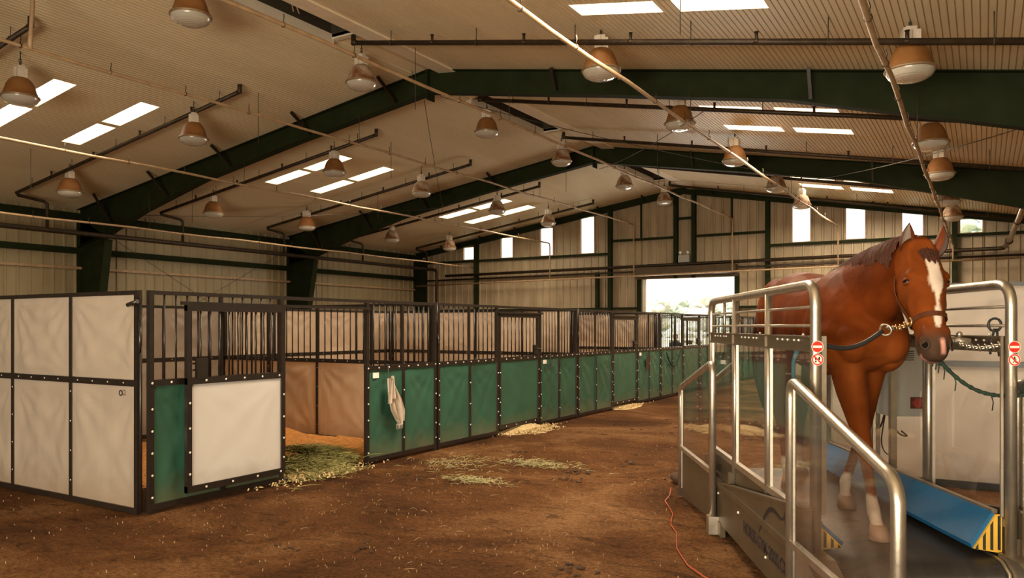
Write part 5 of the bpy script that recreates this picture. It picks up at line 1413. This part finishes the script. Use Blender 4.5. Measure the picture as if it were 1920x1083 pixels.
# ------------------------------------------------------------------ outdoors
mb = MB(); mb.grid(lambda a, b: (-160+300*a, YE-0.3+190*b, -0.06), 30, 20)
tag(mb.build('outdoor_ground', M['ground']), 'sunlit ground beyond the big doorway', 'ground', kind='structure')
def tree(x, y, h, w, m_, lab, n=16):
    t = thing('tree', lab, 'tree', (x, y, -0.06), random.uniform(0, 6), 'trees beyond the doorway')
    c = MB()
    for k in range(n):
        a = random.uniform(0, 6.28); rr = random.uniform(0, w*0.36); z = random.uniform(h*0.22, h*0.86)
        rr *= (1.1-z/h*0.7); r = random.uniform(0.11, 0.2)*w
        cx, cy = rr*math.cos(a), rr*math.sin(a)
        b0 = len(c.v); c.ball((cx, cy, z), r, 20, 13, (1, 1, 0.8))
        for i in range(b0, len(c.v)):
            p = Vector(c.v[i]); d = (p-Vector((cx, cy, z))); c.v[i] = tuple(p+d*(0.9*noise.noise(p*(2.6/w*4))+0.35*noise.noise(p*(7/w*4))))
    c.build('crown', m_, t)
    MB().tube([(0, 0, 0), (0.1, 0, h*0.3), (0.05, 0.1, h*0.7)], [w*0.05, w*0.04, w*0.02], 8).build('trunk', M['bark'], t)
tree(-0.42, 46, 10.2, 3.6, M['leaf'], 'dark conifer glimpsed through the small high window at the far side', 22)
k = 0
TL = ['pale sunlit tree beyond the doorway, {} in the tree line from the stall side']
ords = ['first', 'second', 'third', 'fourth', 'fifth', 'sixth', 'seventh', 'eighth', 'ninth', 'tenth', 'eleventh', 'twelfth']
for i in range(12):
    tree(-55+2.9*i, 120+(i % 3)*6+random.uniform(-2, 2), random.uniform(5.8, 7.6), random.uniform(5.5, 6.8), M['leafbleached'] if i % 3 == 0 else M['leaf'], TL[0].format(ords[i]), 30)
for i in range(9):
    tree(-31+2.3*i, 66+(i % 2)*4, random.uniform(2.3, 3.3), random.uniform(3.0, 3.8), M['leaf'] if i % 2 else M['leafbleached'], f'green roadside bush before the tree line, {ords[i]} from the stall side', 22)
t = thing('paddock_fence', 'pale post and rail fence out beyond the doorway', 'fence', (-20, 48, -0.06))
for z in (0.45, 0.85, 1.25): MB().box(-14, 24, -0.03, 0.03, z, z+0.13).build('fence_rail', M['fencew'], t)
me_ = MB().box(-0.06, 0.06, -0.09, 0.03, 0, 1.45).mesh('fence_post', M['fencew'])
for i in range(16):
    o = D.objects.new('fence_post', me_); C.objects.link(o); o.parent = t; o.location = (-14+2.5*i, 0, 0)
# seated person seen through the bars
px, py = -11.1, 31.6
t = thing('person', 'red-haired person in dark clothes sitting outside, seen through the stall bars', 'person', (px, py, 0), R(20))
P0 = [((0, 0, 0.50), 0.15), ((0, 0.02, 0.72), 0.15), ((0, 0.03, 0.92), 0.16), ((0, 0.02, 1.04), 0.06), ((0, 0.0, 1.12), 0.06),
      ((0.19, 0.02, 0.94), 0.06), ((0.25, -0.04, 0.70), 0.05), ((0.16, -0.22, 0.62), 0.04), ((-0.19, 0.02, 0.94), 0.06), ((-0.25, -0.04, 0.70), 0.05), ((-0.16, -0.22, 0.62), 0.04),
      ((0.10, -0.05, 0.47), 0.09), ((0.13, -0.42, 0.50), 0.075), ((0.13, -0.46, 0.08), 0.05), ((0.13, -0.60, 0.04), 0.04), ((-0.10, -0.05, 0.47), 0.09), ((-0.13, -0.42, 0.50), 0.075), ((-0.13, -0.46, 0.08), 0.05), ((-0.13, -0.60, 0.04), 0.04)]
E_ = [(0, 1), (1, 2), (2, 3), (3, 4), (2, 5), (5, 6), (6, 7), (2, 8), (8, 9), (9, 10), (0, 11), (11, 12), (12, 13), (13, 14), (0, 15), (15, 16), (16, 17), (17, 18)]
pm = D.meshes.new('person_body'); pm.from_pydata([p for p, _ in P0], E_, [])
po = D.objects.new('person_body', pm); C.objects.link(po)
md = po.modifiers.new('skin', 'SKIN'); po.modifiers.new('sub', 'SUBSURF').render_levels = 1
for i, (_, r) in enumerate(P0): pm.skin_vertices[0].data[i].radius = (r, r)
pm.skin_vertices[0].data[0].use_root = True
dg = bpy.context.evaluated_depsgraph_get(); pm2 = D.meshes.new_from_object(po.evaluated_get(dg)); D.objects.remove(po)
pm2.materials.clear(); pm2.materials.append(M['darkcloth'])
po = D.objects.new('person_body', pm2); C.objects.link(po); po.parent = t
m = MB(); m.ball((0, -0.01, 1.20), 0.105, 14, 10, (0.85, 1, 1.2)); m.ball((0, -0.115, 1.19), 0.02); m.ball((0.04, -0.1, 1.22), 0.012); m.ball((-0.04, -0.1, 1.22), 0.012)
m.build('head', M['skin'], t)
m = MB(); m.ball((0, 0.025, 1.225), 0.12, 14, 10, (0.9, 1, 1.15)); m.ball((0, 0.09, 1.08), 0.08, 10, 8, (1, 0.7, 1.6)); m.build('hair', M['redhair'], t)
m = MB(); m.box(px-0.6, px+0.6, py-0.1, py+0.3, 0.33, 0.38); m.box(px-0.55, px-0.48, py-0.08, py+0.28, -0.06, 0.34); m.box(px+0.48, px+0.55, py-0.08, py+0.28, -0.06, 0.34)
tag(m.build('bench', M['bark']), 'plain bench outside under the seated person', 'bench')

# ------------------------------------------------------------------ light, sky, camera
w = D.worlds.new('World'); bpy.context.scene.world = w; w.use_nodes = True
nt = w.node_tree; bg = nt.nodes['Background']
bg.inputs['Color'].default_value = (1.0, 0.95, 0.88, 1); bg.inputs['Strength'].default_value = 1.5
sun = D.lights.new('sun', 'SUN'); sun.energy = 4.5; sun.color = (1.0, 0.93, 0.80); sun.angle = R(1.0)
so = D.objects.new('sun', sun); C.objects.link(so); so.rotation_euler = (R(38), 0, R(-25))
def area(name, loc, target, sx, sy, e, col):
    a = D.lights.new(name, 'AREA'); a.shape = 'RECTANGLE'; a.size = sx; a.size_y = sy; a.energy = e; a.color = col
    o = D.objects.new(name, a); C.objects.link(o); o.location = loc
    o.rotation_euler = (Vector(target)-Vector(loc)).to_track_quat('-Z', 'Y').to_euler()
    return o
WARM = (1.0, 0.80, 0.56)
area('front_opening_light', (-1.5, -5.6, 1.9), (-3, 10, 5.0), 7.6, 3.4, 480, (1.0, 0.86, 0.68))
area('ceiling_fill_lamp', (-1.2, -5.4, 0.7), (-3, 12, 6.2), 7.6, 1.2, 800, (1.0, 0.84, 0.58))  # added fill lamp, aimed up from low at the front to brighten the ceiling
area('doorway_light', (-9.25, 27.3, 1.9), (-8.5, 10, 0.8), 3.3, 3.2, 160, (1.0, 0.93, 0.82))
for x, e in ((-15.5, 120), (-3.4, 380)):
    for y in (7.8, 16.0, 24.0):
        area('skylight_light', (x, y, roofz(x)-0.55), (x, y, 0), 2.6, 2.0, e, WARM)

sc = bpy.context.scene
cam = D.cameras.new('camera'); co = D.objects.new('camera', cam); C.objects.link(co)
cam.sensor_width = 36; cam.sensor_fit = 'HORIZONTAL'; cam.lens = 36*1460/1920; cam.shift_y = 70.5/1920
cam.clip_start = 0.05; cam.clip_end = 500
co.location = (0, 0, 1.65); co.rotation_euler = (R(90), 0, R(31.2))
sc.camera = co
sc.view_settings.view_transform = 'Standard'; sc.view_settings.look = 'None'; sc.view_settings.exposure = 0.30
sc.cycles.use_denoising = True
sc.cycles.max_bounces = 8; sc.cycles.diffuse_bounces = 4; sc.cycles.transparent_max_bounces = 24; sc.cycles.caustics_reflective = False; sc.cycles.caustics_refractive = False
sc.cycles.sample_clamp_indirect = 6
